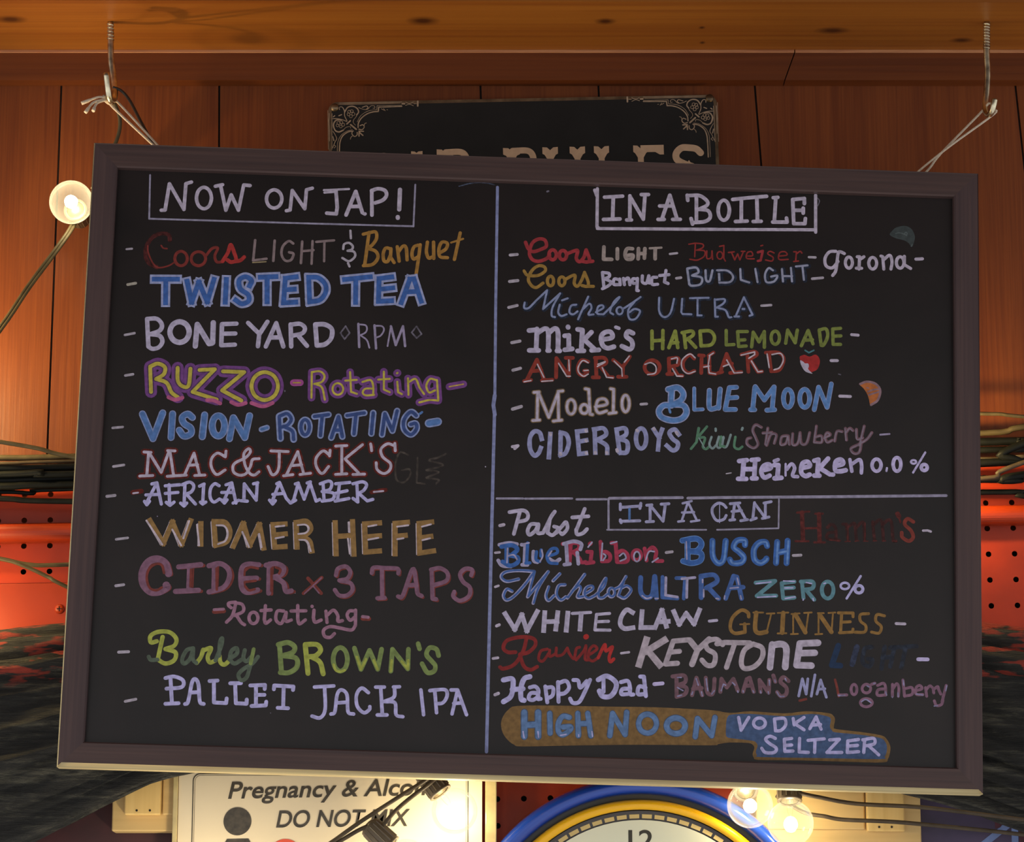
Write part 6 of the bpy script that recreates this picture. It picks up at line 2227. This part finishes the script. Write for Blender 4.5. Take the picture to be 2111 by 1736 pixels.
def mat_slate():
    m = bpy.data.materials.new('black_chalkboard'); m.use_nodes = True
    n = m.node_tree.nodes; l = m.node_tree.links; b = n['Principled BSDF']; b.inputs['Roughness'].default_value = 0.34; b.inputs['Specular IOR Level'].default_value = 0.36
    tc = n.new('ShaderNodeTexCoord'); t = n.new('ShaderNodeTexNoise'); t.inputs['Scale'].default_value = 5.5; t.inputs['Detail'].default_value = 5; t.inputs['Roughness'].default_value = 0.6; t.inputs['Distortion'].default_value = 0.6
    l.new(tc.outputs['Object'], t.inputs['Vector'])
    rp = n.new('ShaderNodeValToRGB'); e = rp.color_ramp.elements
    e[0].position = 0.35; e[0].color = (0.0080, 0.0050, 0.0050, 1); e[1].position = 0.75; e[1].color = (0.0165, 0.0100, 0.0094, 1)
    l.new(t.outputs['Fac'], rp.inputs[0]); l.new(rp.outputs[0], b.inputs['Base Color'])
    return m
M['slate'] = mat_slate()
pb = MB(); pb.box((-xi - 0.004, -yi - 0.004, -0.014), (xi + 0.004, yi + 0.004, -0.010), M['slate'])
pb.build('writing_panel', parent=cb)

INK = {}
PAL = dict(lav=(166,156,180), lavp=(168,156,174), lavb=(165,158,200), lavh=(172,160,198), lavd=(140,128,155), lavm=(120,105,120), grey=(158,148,160), greyl=(105,98,112,.8), greyp=(162,148,158), line=(135,128,150), linb=(118,122,160), linbf=(80,88,110,.55),
 mauveg=(122,104,106), mauvel=(145,130,126), cream=(150,132,98), cream2=(155,146,135), redd=(74,26,25,.7), redm=(112,38,33), red=(152,42,40), red2=(142,42,48), red3=(158,38,36), redo=(92,26,20,.9), redr=(118,30,30), redt=(128,38,36), redh=(88,32,30,.9), redhf=(66,28,27,.6), redh2=(112,44,36), gold=(146,104,46), gold2=(140,106,48), blue=(52,86,150), paleb=(138,142,178), blue2=(50,88,152), blue3=(60,88,146), skyl2=(92,126,180), sky=(74,106,158), sky2=(82,118,170), skyl=(122,132,172), navy=(48,66,116), navys=(32,40,58,.75), navyd=(64,76,98), nav1=(24,42,70), nav2=(48,54,76,.9), nav3=(42,48,62,.6), steel=(86,112,152),
 purple=(104,58,118), purpled=(82,54,86,.8), pink=(162,78,118), pinkp=(150,68,128), yellow=(172,156,62), yellowd=(176,146,60), white=(178,162,172), white2=(150,142,172), tan=(132,100,58), tano=(112,90,64), tanc=(112,84,48), mauve=(116,80,100), rust=(108,46,40), rose=(138,98,118), green=(148,152,66), green2=(110,124,70), greend=(76,86,72), olive=(126,132,58), olived=(108,116,54), brick=(126,44,34), apple=(148,34,34), teal=(66,112,118), teal2=(84,122,134), orange=(160,90,46), rind=(126,98,106), peri=(134,134,172), peri2=(148,144,178), kiwi=(78,116,92), kiwil=(118,134,136), maroon=(104,74,84), maroonl=(118,84,104), lilac=(138,132,168,.85), lilac2=(140,138,176), crim=(150,46,70), bronze=(128,94,48), limeg=(52,58,58), limel=(76,84,84), bluep=(60,78,112), paleg=(138,138,160), blueg=(122,128,160), ghost=(80,70,64,.5))
for k, v in PAL.items():
    c = tuple(min(0.9, x * K_INK) for x in lin(v[:3]))
    INK[k] = mat('paint_marker_' + k, c, 0.6, var=0.3, vscale=190, alpha=(v[3] if len(v) > 3 else 1.0), spec=0.3)
part_mb, head = None, None
def flush():
    if part_mb is not None and part_mb.v:
        o = part_mb.build(head[0], parent=cb, fix=False)
        if head[1]: o['label'] = head[1]
for ln in LETTERS.strip().split('\n'):
    if ln[0] == '#':
        flush(); head = ln[1:].split('|'); part_mb = MB(); STEP[0] = 0.0; continue
    q = ln.split(); kd, col, wd, lay = q[0], q[1], int(q[2]) * 1e-4, int(q[3])
    v = [int(t) for t in q[4:]]; P = []; cx = cy = 0
    for i in range(0, len(v), 2):
        cx += v[i]; cy += v[i + 1]; P.append((cx * 1e-4, cy * 1e-4, 0))
    z = -0.010 + 0.00006
    if kd == 'F': fill(part_mb, smooth_path(P, 3, True), z, INK[col]); continue
    if kd in 'ST' and len(P) > 2: P = smooth_path(P, 6)
    if kd == 'O': P = smooth_path(P, 4, True)
    ribbon(part_mb, P, wd, z, INK[col], closed=(kd == 'O'), square=(kd in 'QT'))
flush()

# ------------------------------------------------------------------ screw hooks and twine
def hook(name, pts, label):
    r = empty(name, at(pts[0][0], pts[0][1], pts[0][2])); r.location.z = ZS
    o = r.location
    tag(r, label, 'hook', 'screw hooks in the soffit')
    P = [at(*p) for p in pts]; P[0] = Vector((P[0].x, P[0].y, ZS - 0.0002))
    P = [p - o for p in smooth_path(P, 5)]
    mb = MB(); mb.tube(P, 0.0033, M['steel'], 14); mb.build('shank', parent=r)
    th = MB(); hel = []
    axis_top, axis_bot = P[0], P[0] + (P[5] - P[0]).normalized() * (0.020 if pts[0][0] < 1000 else 0.030)
    turns = 9 if pts[0][0] > 1000 else 5
    for i in range(turns * 10 + 1):
        f = i / (turns * 10); a = 2 * PI * f * turns
        c = axis_top.lerp(axis_bot, f); hel.append(c + Vector((math.cos(a) * 0.0033, math.sin(a) * 0.0033, 0)))
    th.tube(hel, 0.0008, M['steel'], 6); th.build('thread', parent=r)
    return r
hook('screw_hook', [(228, 34, 2.952), (228, 80, 2.952), (229, 125, 2.952), (233, 155, 2.951), (237, 185, 2.946), (236, 203, 2.938), (231, 209, 2.928), (226, 203, 2.919), (223, 185, 2.914), (219, 150, 2.911)], 'tarnished screw hook at the left end of the soffit, threads nearly buried')
hook('screw_hook', [(2034, 48, 2.952), (2034, 110, 2.952), (2036, 150, 2.952), (2034, 190, 2.951), (2031, 214, 2.948), (2033, 231, 2.941), (2039, 237, 2.933), (2045, 229, 2.926), (2048, 218, 2.923), (2051, 204, 2.922)], 'shiny screw hook at the right end of the soffit, threads showing')
tw = MB(); rt = 0.0012
tw.tube(smooth_path([at(*p) for p in [(224, 211, 2.932), (240, 228, 2.930), (314, 297, 2.905), (345, 326, 2.8945)]], 5), rt * 1.15, M['twine'], 8)
tw.tube(smooth_path([at(*p) for p in [(232, 205, 2.940), (245, 213, 2.934), (310, 283, 2.908), (345, 322, 2.8945)]], 5), rt, M['twine'], 8)
tw.tube(smooth_path([at(*p) for p in [(238, 200, 2.94), (228, 214, 2.938), (216, 206, 2.926), (214, 198, 2.92), (224, 211, 2.932)]], 5), rt * 1.3, M['twine'], 8)
for pts in ([(220, 206, 2.925), (204, 200, 2.92), (168, 213, 2.918)], [(218, 205, 2.923), (193, 211, 2.918), (176, 232, 2.914)], [(219, 206, 2.923), (200, 213, 2.918), (192, 229, 2.913)]):
    P = smooth_path([at(*p) for p in pts], 6); n_ = len(P)
    tw.tube(P, [rt * (1.1 if i < n_ - 3 else 1.6) for i in range(n_)], M['twine'], 8)
tag(tw.build('twine'), 'knotted cotton twine with three frayed ends on the left hook', 'twine', None)
tw = MB()
tw.tube(smooth_path([at(*p) for p in [(2031, 222, 2.945), (2018, 236, 2.944), (1940, 316, 2.925), (1917, 346, 2.922), (1896, 368, 2.9205)]], 5), rt, M['twine'], 8)
tw.tube(smooth_path([at(*p) for p in [(2049, 226, 2.930), (2048, 236, 2.932), (1960, 300, 2.925), (1902, 346, 2.922), (1880, 366, 2.9205)]], 5), rt, M['twine'], 8)
tw.tube(smooth_path([at(*p) for p in [(2031, 222, 2.945), (2039, 213, 2.94), (2049, 218, 2.934), (2049, 226, 2.930)]], 5), rt, M['twine'], 8)
tag(tw.build('twine'), 'two crossing strands of twine from the right hook down to the board', 'twine', None)
cable('wire', [(233, 180, 2.944), (250, 187, 2.944), (268, 208, 2.940), (290, 250, 2.925), (318, 302, 2.906), (340, 340, 2.900)], 0.0016, M['wire_black'], 'black wire arching from the left hook to the board', None, 'wire')
cable('cord', [(232, 206, 2.948), (240, 222, 2.948), (247, 245, 2.950), (246, 270, 2.952), (236, 300, 2.954), (215, 345, 2.958), (190, 390, 2.965)], 0.0020, M['cable_olive'], 'pale cord hanging from the left hook behind the board', None, 'cord')

# ------------------------------------------------------------------ globe string lights
def make_bulb(milky, power):
    r = empty('globe_bulb')
    g = MB(); R_ = 0.0232
    pf = [(0.0086, 0.0262), (0.0088, 0.0235)]
    for i in range(22):
        a = math.radians(24 + (180 - 24) * i / 21)
        pf.append((max(R_ * math.sin(a), 0.00005), R_ * math.cos(a)))
    g.lathe(pf, None, M['glass_milky'] if milky else M['glass_clear'], 40)
    g.build('globe', parent=r)
    s = MB(); s.lathe([(0.0002, 0.0245), (0.0035, 0.0243), (0.0030, 0.012), (0.0016, 0.008), (0.0003, 0.0065)], None, M['glass_clear'], 14); s.build('glass_stem', parent=r)
    f = MB(); f.lathe([(0.0002, 0.0068), (0.0034, 0.0056), (0.0060, 0.0025), (0.0070, -0.001), (0.0064, -0.0045), (0.0040, -0.0080), (0.0002, -0.0098)], None, filament(power), 16); o = f.build('filament', parent=r); o['label'] = 'glowing filament'
    c = MB(); c.lathe([(0.0089, 0.0236), (0.0094, 0.0248), (0.0089, 0.026), (0.0094, 0.0272), (0.0089, 0.0284), (0.0089, 0.030), (0.0002, 0.0305)], None, M['brass'], 22); c.build('screw_cap', parent=r)
    k = MB(); n = 30; prof = [(0.0095, 0.0232), (0.0124, 0.0228), (0.0128, 0.0240), (0.0122, 0.0250), (0.0112, 0.052), (0.0060, 0.0555), (0.0002, 0.056)]
    k.lathe(prof, None, M['socket'], n)
    for i in range(n // 2):
        a = 2 * PI * i / (n // 2); Mr = Matrix.Rotation(a, 4, 'Z')
        k.add([Mr @ Vector(v) for v in ((0.0120, -0.0009, 0.026), (0.0120, 0.0009, 0.026), (0.0130, 0, 0.026), (0.0109, -0.0009, 0.050), (0.0109, 0.0009, 0.050), (0.0118, 0, 0.050))], [(0, 2, 5, 3), (2, 1, 4, 5), (0, 1, 2), (3, 5, 4)], M['socket'])
    k.build('socket', parent=r)
    return r
def place(r, px, py, Y, d):
    """d: direction from the globe to its socket, world"""
    d = Vector(d).normalized(); r.location = at(px, py, Y)
    r.rotation_mode = 'QUATERNION'; r.rotation_quaternion = d.to_track_quat('Z', 'Y')
def copy_tree(o):
    c = o.copy(); COL.objects.link(c)
    for ch in list(o.children):
        k = ch.copy(); COL.objects.link(k); k.parent = c
    return c
GB = 'globe string lights around the board'
first = {}
for milky, s, px, py, Y, d, lab in [
    (1, 150, 147, 417, 2.965, (0.04, 1.0, -0.06), 'glowing globe bulb against the panelling at the left edge of the chalkboard'),
    (0, 110, 937, 1672, 2.955, (-0.62, 0.12, 0.80), 'clear globe bulb with brown socket hanging in front of the cream sign'),
    (1, 90, 1546, 1660, 2.955, (-0.10, 0.75, 0.65), 'globe bulb touching the lower edge of the chalkboard, over the clock rim'),
    (1, 90, 1630, 1697, 2.950, (0.0, 0.30, 1.0), 'lowest globe bulb, upright under its brown socket beside the pine board'),
    (0, 150, 838, 1778, 2.945, (-0.72, 0.05, 0.70), 'globe bulb below the cream sign, only its brown socket showing'),
    (0, 300, 420, 1900, 2.915, (-1.0, 0.0, -0.2), 'added unseen globe bulb, lighting the left of the cream sign from below'),  # extra bulb out of view, put in to brighten sign, pine and log
    (0, 1950, -215, 745, 2.925, (-0.2, 0.3, 1.0), 'globe bulb further left along the string, beside the panelling'),
    (0, 480, -160, 1250, 2.930, (-0.2, 0.3, 1.0), 'globe bulb further left along the string, beside the red panel'),
    (0, 900, 1880, 915, 2.955, (0.0, -0.1, 1.0), 'globe bulb hidden behind the right half of the chalkboard')]:
    if milky in first:
        o = copy_tree(first[milky])
        for ch in o.children:
            if ch.name.startswith('filament'):
                ch.data = ch.data.copy(); ch.data.materials[0] = filament(s)
    else: o = first[milky] = make_bulb(bool(milky), s)
    tag(o, lab, 'light bulb', GB); place(o, px, py, Y, d)
CT = 'string light cord'
cable('cord', [(-260, 900, 2.945), (-120, 830, 2.950), (0, 678, 2.962), (60, 590, 2.968), (120, 510, 2.980), (150, 465, 2.995), (160, 430, 3.02)], 0.0018, M['cable_olive'], 'twin cord rising from the lower left to the bulb beside the board', None, CT, twin=True)
for pts, lab in [
    ([(660, 1752, 2.935), (690, 1732, 2.935), (745, 1693, 2.935), (830, 1638, 2.937), (880, 1606, 2.94), (930, 1560, 2.945)], 'upper of two dark cords crossing the cream sign'),
    ([(786, 1706, 2.942), (815, 1672, 2.94), (850, 1642, 2.94), (890, 1612, 2.944), (930, 1575, 2.95)], 'dark cord from the lower socket up to the hanging bulb'),
    ([(660, 1760, 2.938), (700, 1735, 2.938), (735, 1714, 2.938), (758, 1703, 2.94)], 'short dark cord entering the lower brown socket'),
    ([(1560, 1600, 2.955), (1640, 1632, 2.952), (1690, 1644, 2.95), (1765, 1657, 2.95), (1895, 1664, 2.925), (2000, 1676, 2.921), (2111, 1690, 2.920), (2300, 1712, 2.92)], 'upper of two cords running right past the pine board'),
    ([(1600, 1640, 2.972), (1655, 1674, 2.966), (1700, 1683, 2.96), (1740, 1690, 2.957), (1850, 1695, 2.935), (2000, 1709, 2.922), (2111, 1721, 2.920), (2300, 1745, 2.92)], 'lower of two cords running right past the pine board')]:
    cable('cord', pts, 0.0021, M['cable_brown'], lab, None, CT)

# ------------------------------------------------------------------ below the board: pine boards, cream sign, clock, poster
def wbox(mb, px0, py0, px1, py1, Yf, Yb, m):
    a, b = at(px0, py1, Yf), at(px1, py0, Yf); mb.box((a.x, Yf, a.z), (b.x, Yb, b.z), m)
def pine(label, rail_box, block_box, post_box):
    r = empty('pine_board', at(rail_box[0], rail_box[3], 3.01)); o = r.location
    tag(r, label, 'board', 'pine boards below the log')
    def ch(name, bx, Yf, Yb, m):
        mb = MB(); wbox(mb, *bx, Yf, Yb, m); mb.v = [tuple(Vector(v) - o) for v in mb.v]
        return bevel(mb.build(name, parent=r), 0.0015)
    ch('plank', rail_box, 3.008, 3.0345, M['pine_x'])
    ch('post', post_box, 3.004, 3.0078, M['pine_x'])
    k = ch('block', block_box, 2.998, 3.0078, M['pine']); k['label'] = 'brighter yellow block'
    for f in (0.33, 0.68):
        n_ = MB(); c = at(block_box[0] + (block_box[2] - block_box[0]) * f, block_box[3] - 9, 2.9978)
        n_.lathe([(0.0012, 0), (0.0008, 0.0005), (0.0001, 0.0006)], Matrix.Translation(c - o) @ Matrix.Rotation(PI / 2, 4, 'X'), M['groove'], 10); nl = n_.build('nail', parent=k)
pine('pine board with a nailed block at the left of the cream sign', (230, 1560, 372, 1714), (256, 1560, 334, 1680), (334, 1560, 372, 1680))
pine('pale pine board with a nailed block right of the clock', (1560, 1570, 1895, 1800), (1788, 1570, 1862, 1714), (1560, 1570, 1780, 1710))

YSG = 2.996
so = at(665, 1660, YSG)
ang = math.radians(0.7)
sg = empty('warning_sign', M=Matrix.Translation(so) @ Matrix.Rotation(PI / 2, 4, 'X'))
tag(sg, 'cream warning sign about pregnancy and alcohol in a clear acrylic holder, under the chalkboard', 'sign')
def sl(px, py):
    d = at(px, py, YSG) - so; return (d.x, d.z)
def flat(name, poly, z, m, d=0.0004, label=None):
    mb = MB(); mb.prism([(x, y, z) for x, y in poly], (0, 0, d), m); o = mb.build(name, parent=sg)
    if label: o['label'] = label
    return o
p0, p1 = sl(363, 1850), sl(994, 1592)
flat('panel', rrect(p0[0], p0[1], p1[0], p1[1], 0.004), -0.002, M['sign_cream'], 0.002)
q0, q1 = sl(392, 1840), sl(966, 1594)
def frame_line(name, x0, y0, x1, y1, r, wd, z, m):
    a = rrect(x0, y0, x1, y1, r); b = rrect(x0 + wd, y0 + wd, x1 - wd, y1 - wd, max(r - wd, 0.0005)); n = len(a)
    mb = MB(); mb.add([(x, y, z) for x, y in a] + [(x, y, z) for x, y in b], [(i, (i + 1) % n, n + (i + 1) % n, n + i) for i in range(n)], m)
    return mb.build(name, parent=sg, fix=False)
frame_line('border_line', q0[0], q0[1], q1[0], q1[1], 0.008, 0.0011, 0.0004, M['sign_ink'])
frame_line('border_line', q0[0] + 0.0022, q0[1] + 0.0022, q1[0] - 0.0022, q1[1] - 0.0022, 0.006, 0.0004, 0.0004, M['sign_ink'])
e0, e1 = sl(352, 1850), sl(1024, 1588)
for a, b in ((e0[0], p0[0] - 0.0004), (p1[0] + 0.0032, e1[0])):
    mb = MB(); mb.box((a, e0[1], -0.006), (b, e1[1], 0.003), M['acrylic_edge']); o = mb.build('holder_edge', parent=sg); bevel(o, 0.001); o['label'] = 'yellowed clear acrylic edge'
def text(name, body, rect, z, m, parent, shear=0.0, off=0.0, depth=0.0002, rot=0.0):
    cu = bpy.data.curves.new(name, 'FONT'); cu.body = body; cu.shear = shear; cu.offset = off; cu.size = 1.0; cu.resolution_u = 6
    o = bpy.data.objects.new(name + '_tmp', cu); COL.objects.link(o)
    dg = bpy.context.evaluated_depsgraph_get(); me = bpy.data.meshes.new_from_object(o.evaluated_get(dg))
    bpy.data.objects.remove(o); bpy.data.curves.remove(cu)
    xs = [v.co.x for v in me.vertices]; ys = [v.co.y for v in me.vertices]
    x0, x1, y0, y1 = min(xs), max(xs), min(ys), max(ys); (a, b), (c, d) = rect
    cr, sr = math.cos(rot), math.sin(rot)
    for v in me.vertices:
        x = (v.co.x - x0) / (x1 - x0) * (c - a); y = (v.co.y - y0) / (y1 - y0) * (d - b)
        v.co = (a + x * cr - y * sr, b + x * sr + y * cr, z)
    me.materials.clear(); me.materials.append(m); me.name = name
    o = bpy.data.objects.new(name, me); COL.objects.link(o); o.parent = parent
    return o
text('lettering', 'Pregnancy & Alcohol', (sl(470, 1658.5), sl(925, 1612)), 0.0005, M['sign_ink'], sg, 0.22, 0.016, rot=ang * 1.5)
text('lettering', 'DO NOT MIX', (sl(569, 1707), sl(846, 1671)), 0.0005, M['sign_ink'], sg, 0.22, 0.016, rot=ang)
def disc(c, r, n=36): return [(c[0] + r * math.cos(2 * PI * i / n), c[1] + r * math.sin(2 * PI * i / n)) for i in range(n)]
flat('pictogram_head', disc(sl(489.5, 1693.5), 0.0143), 0.0003, M['sign_ink'], 0.0002)
flat('pictogram_body', [sl(468, 1730), sl(512, 1729), sl(525, 1750), sl(530, 1840), sl(445, 1840), sl(455, 1750)], 0.0003, M['sign_ink'], 0.0002)
flat('pictogram_dot', disc(sl(588, 1766), 0.0178), 0.0003, M['sign_red'], 0.0002, 'orange red disc')

CY = 2.985
co = at(1324, 1985, CY)
ck = empty('wall_clock', M=Matrix.Translation(co) @ Matrix.Rotation(PI / 2, 4, 'X'))
tag(ck, 'round wall clock with a blue shell and yellow neon ring, below the chalkboard', 'clock')
u_ = (at(1324, 1600, CY) - co).length / 385.0     # metres per photo pixel at the clock
def turned(name, prof, m, n=120, label=None):
    mb = MB(); mb.lathe([(r * u_, z) for r, z in prof], None, m, n); o = mb.build(name, parent=ck)
    if label: o['label'] = label
    return o
turned('shell', [(349, -0.018), (349, -0.004), (352, 0.004), (358, 0.009), (367, 0.011), (376, 0.008), (382, 0.001), (385, -0.008), (385, -0.020), (349, -0.020)], M['clock_blue'])
turned('channel', [(351, -0.012), (300, -0.012), (300, -0.016), (351, -0.016)], M['clock_dark'])
turned('neon_ring', [(326 + 10.5 * math.cos(a), -0.003 + 0.0052 * math.sin(a)) for a in [2 * PI * i / 14 for i in range(15)]], M['clock_yellow'])
turned('dial', [(294.5, -0.0060), (0.01, -0.0060)], M['clock_dial'], 96)
turned('minute_track', [(314, -0.0065), (294, -0.0065), (294, -0.009), (314, -0.009)], M['clock_track'])
tm = MB()
for i in range(72):
    a = 2 * PI * (i + 0.5) / 72; hw = math.radians(1.95)
    pts = [(r * u_ * math.sin(a + t), r * u_ * math.cos(a + t), -0.0061) for r, t in ((298, -hw), (306.5, -hw), (306.5, hw), (298, hw))]
    tm.add(pts, [(0, 1, 2, 3)], M['clock_tick'])
tm.build('minute_dashes', parent=ck, fix=False)
for hh in range(1, 13):
    a = 2 * PI * hh / 12; rr_ = 252.0
    cx, cy = rr_ * math.sin(a) * u_, rr_ * math.cos(a) * u_
    wn = 26 if hh > 9 else 14
    text('numeral', str(hh), ((cx - wn * u_, cy - 19.5 * u_), (cx + wn * u_, cy + 22 * u_)), -0.0058, M['clock_ink'], ck, 0.0, 0.012)
turned('front_glass', [(350, 0.0035), (0.01, 0.0040)], M['clock_glass'], 96)
for nm, L_, wd_, an in (('hour_hand', 150, 9, 4.1), ('minute_hand', 215, 6, 2.5)):
    h = MB(); d = Vector((math.sin(an), math.cos(an), 0)); n_ = Vector((d.y, -d.x, 0))
    h.prism([tuple((d * l_ + n_ * s_) * u_ + Vector((0, 0, -0.0045))) for l_, s_ in ((-20, -wd_), (-20, wd_), (L_, wd_ * 0.5), (L_, -wd_ * 0.5))], (0, 0, 0.0008), M['clock_ink']); h.build(nm, parent=ck)

YPO = 3.030
po = empty('poster', at(2040, 1720, YPO)); oo = po.location
tag(po, 'dim purple poster with a pale blue diagonal shape, right of the pine board', 'poster')
def pp(px, py): d = at(px, py, YPO) - oo; return (d.x, d.z)
mb = MB(); a, b = pp(1899, 1900), pp(2400, 1600); mb.box((a[0], 0.0, a[1]), (b[0], 0.003, b[1]), M['purple']); mb.build('sheet', parent=po)
def pflat(name, pts, m, y=-0.0004):
    mb = MB(); mb.prism([(pp(*p)[0], y, pp(*p)[1]) for p in pts], (0, 0.0003, 0), m); return mb.build(name, parent=po)
pflat('printed_shape', [(2020, 1738), (2042, 1738), (2085, 1704), (2086, 1750), (2100, 1750), (2098, 1690), (2078, 1692)], M['poster_blue'])
pflat('printed_shape', [(2050, 1690), (2072, 1690), (2062, 1706), (2052, 1708)], M['poster_maroon'])
pflat('printed_shape', [(2101, 1690), (2400, 1690), (2400, 1800), (2101, 1800)], M['poster_maroon'])
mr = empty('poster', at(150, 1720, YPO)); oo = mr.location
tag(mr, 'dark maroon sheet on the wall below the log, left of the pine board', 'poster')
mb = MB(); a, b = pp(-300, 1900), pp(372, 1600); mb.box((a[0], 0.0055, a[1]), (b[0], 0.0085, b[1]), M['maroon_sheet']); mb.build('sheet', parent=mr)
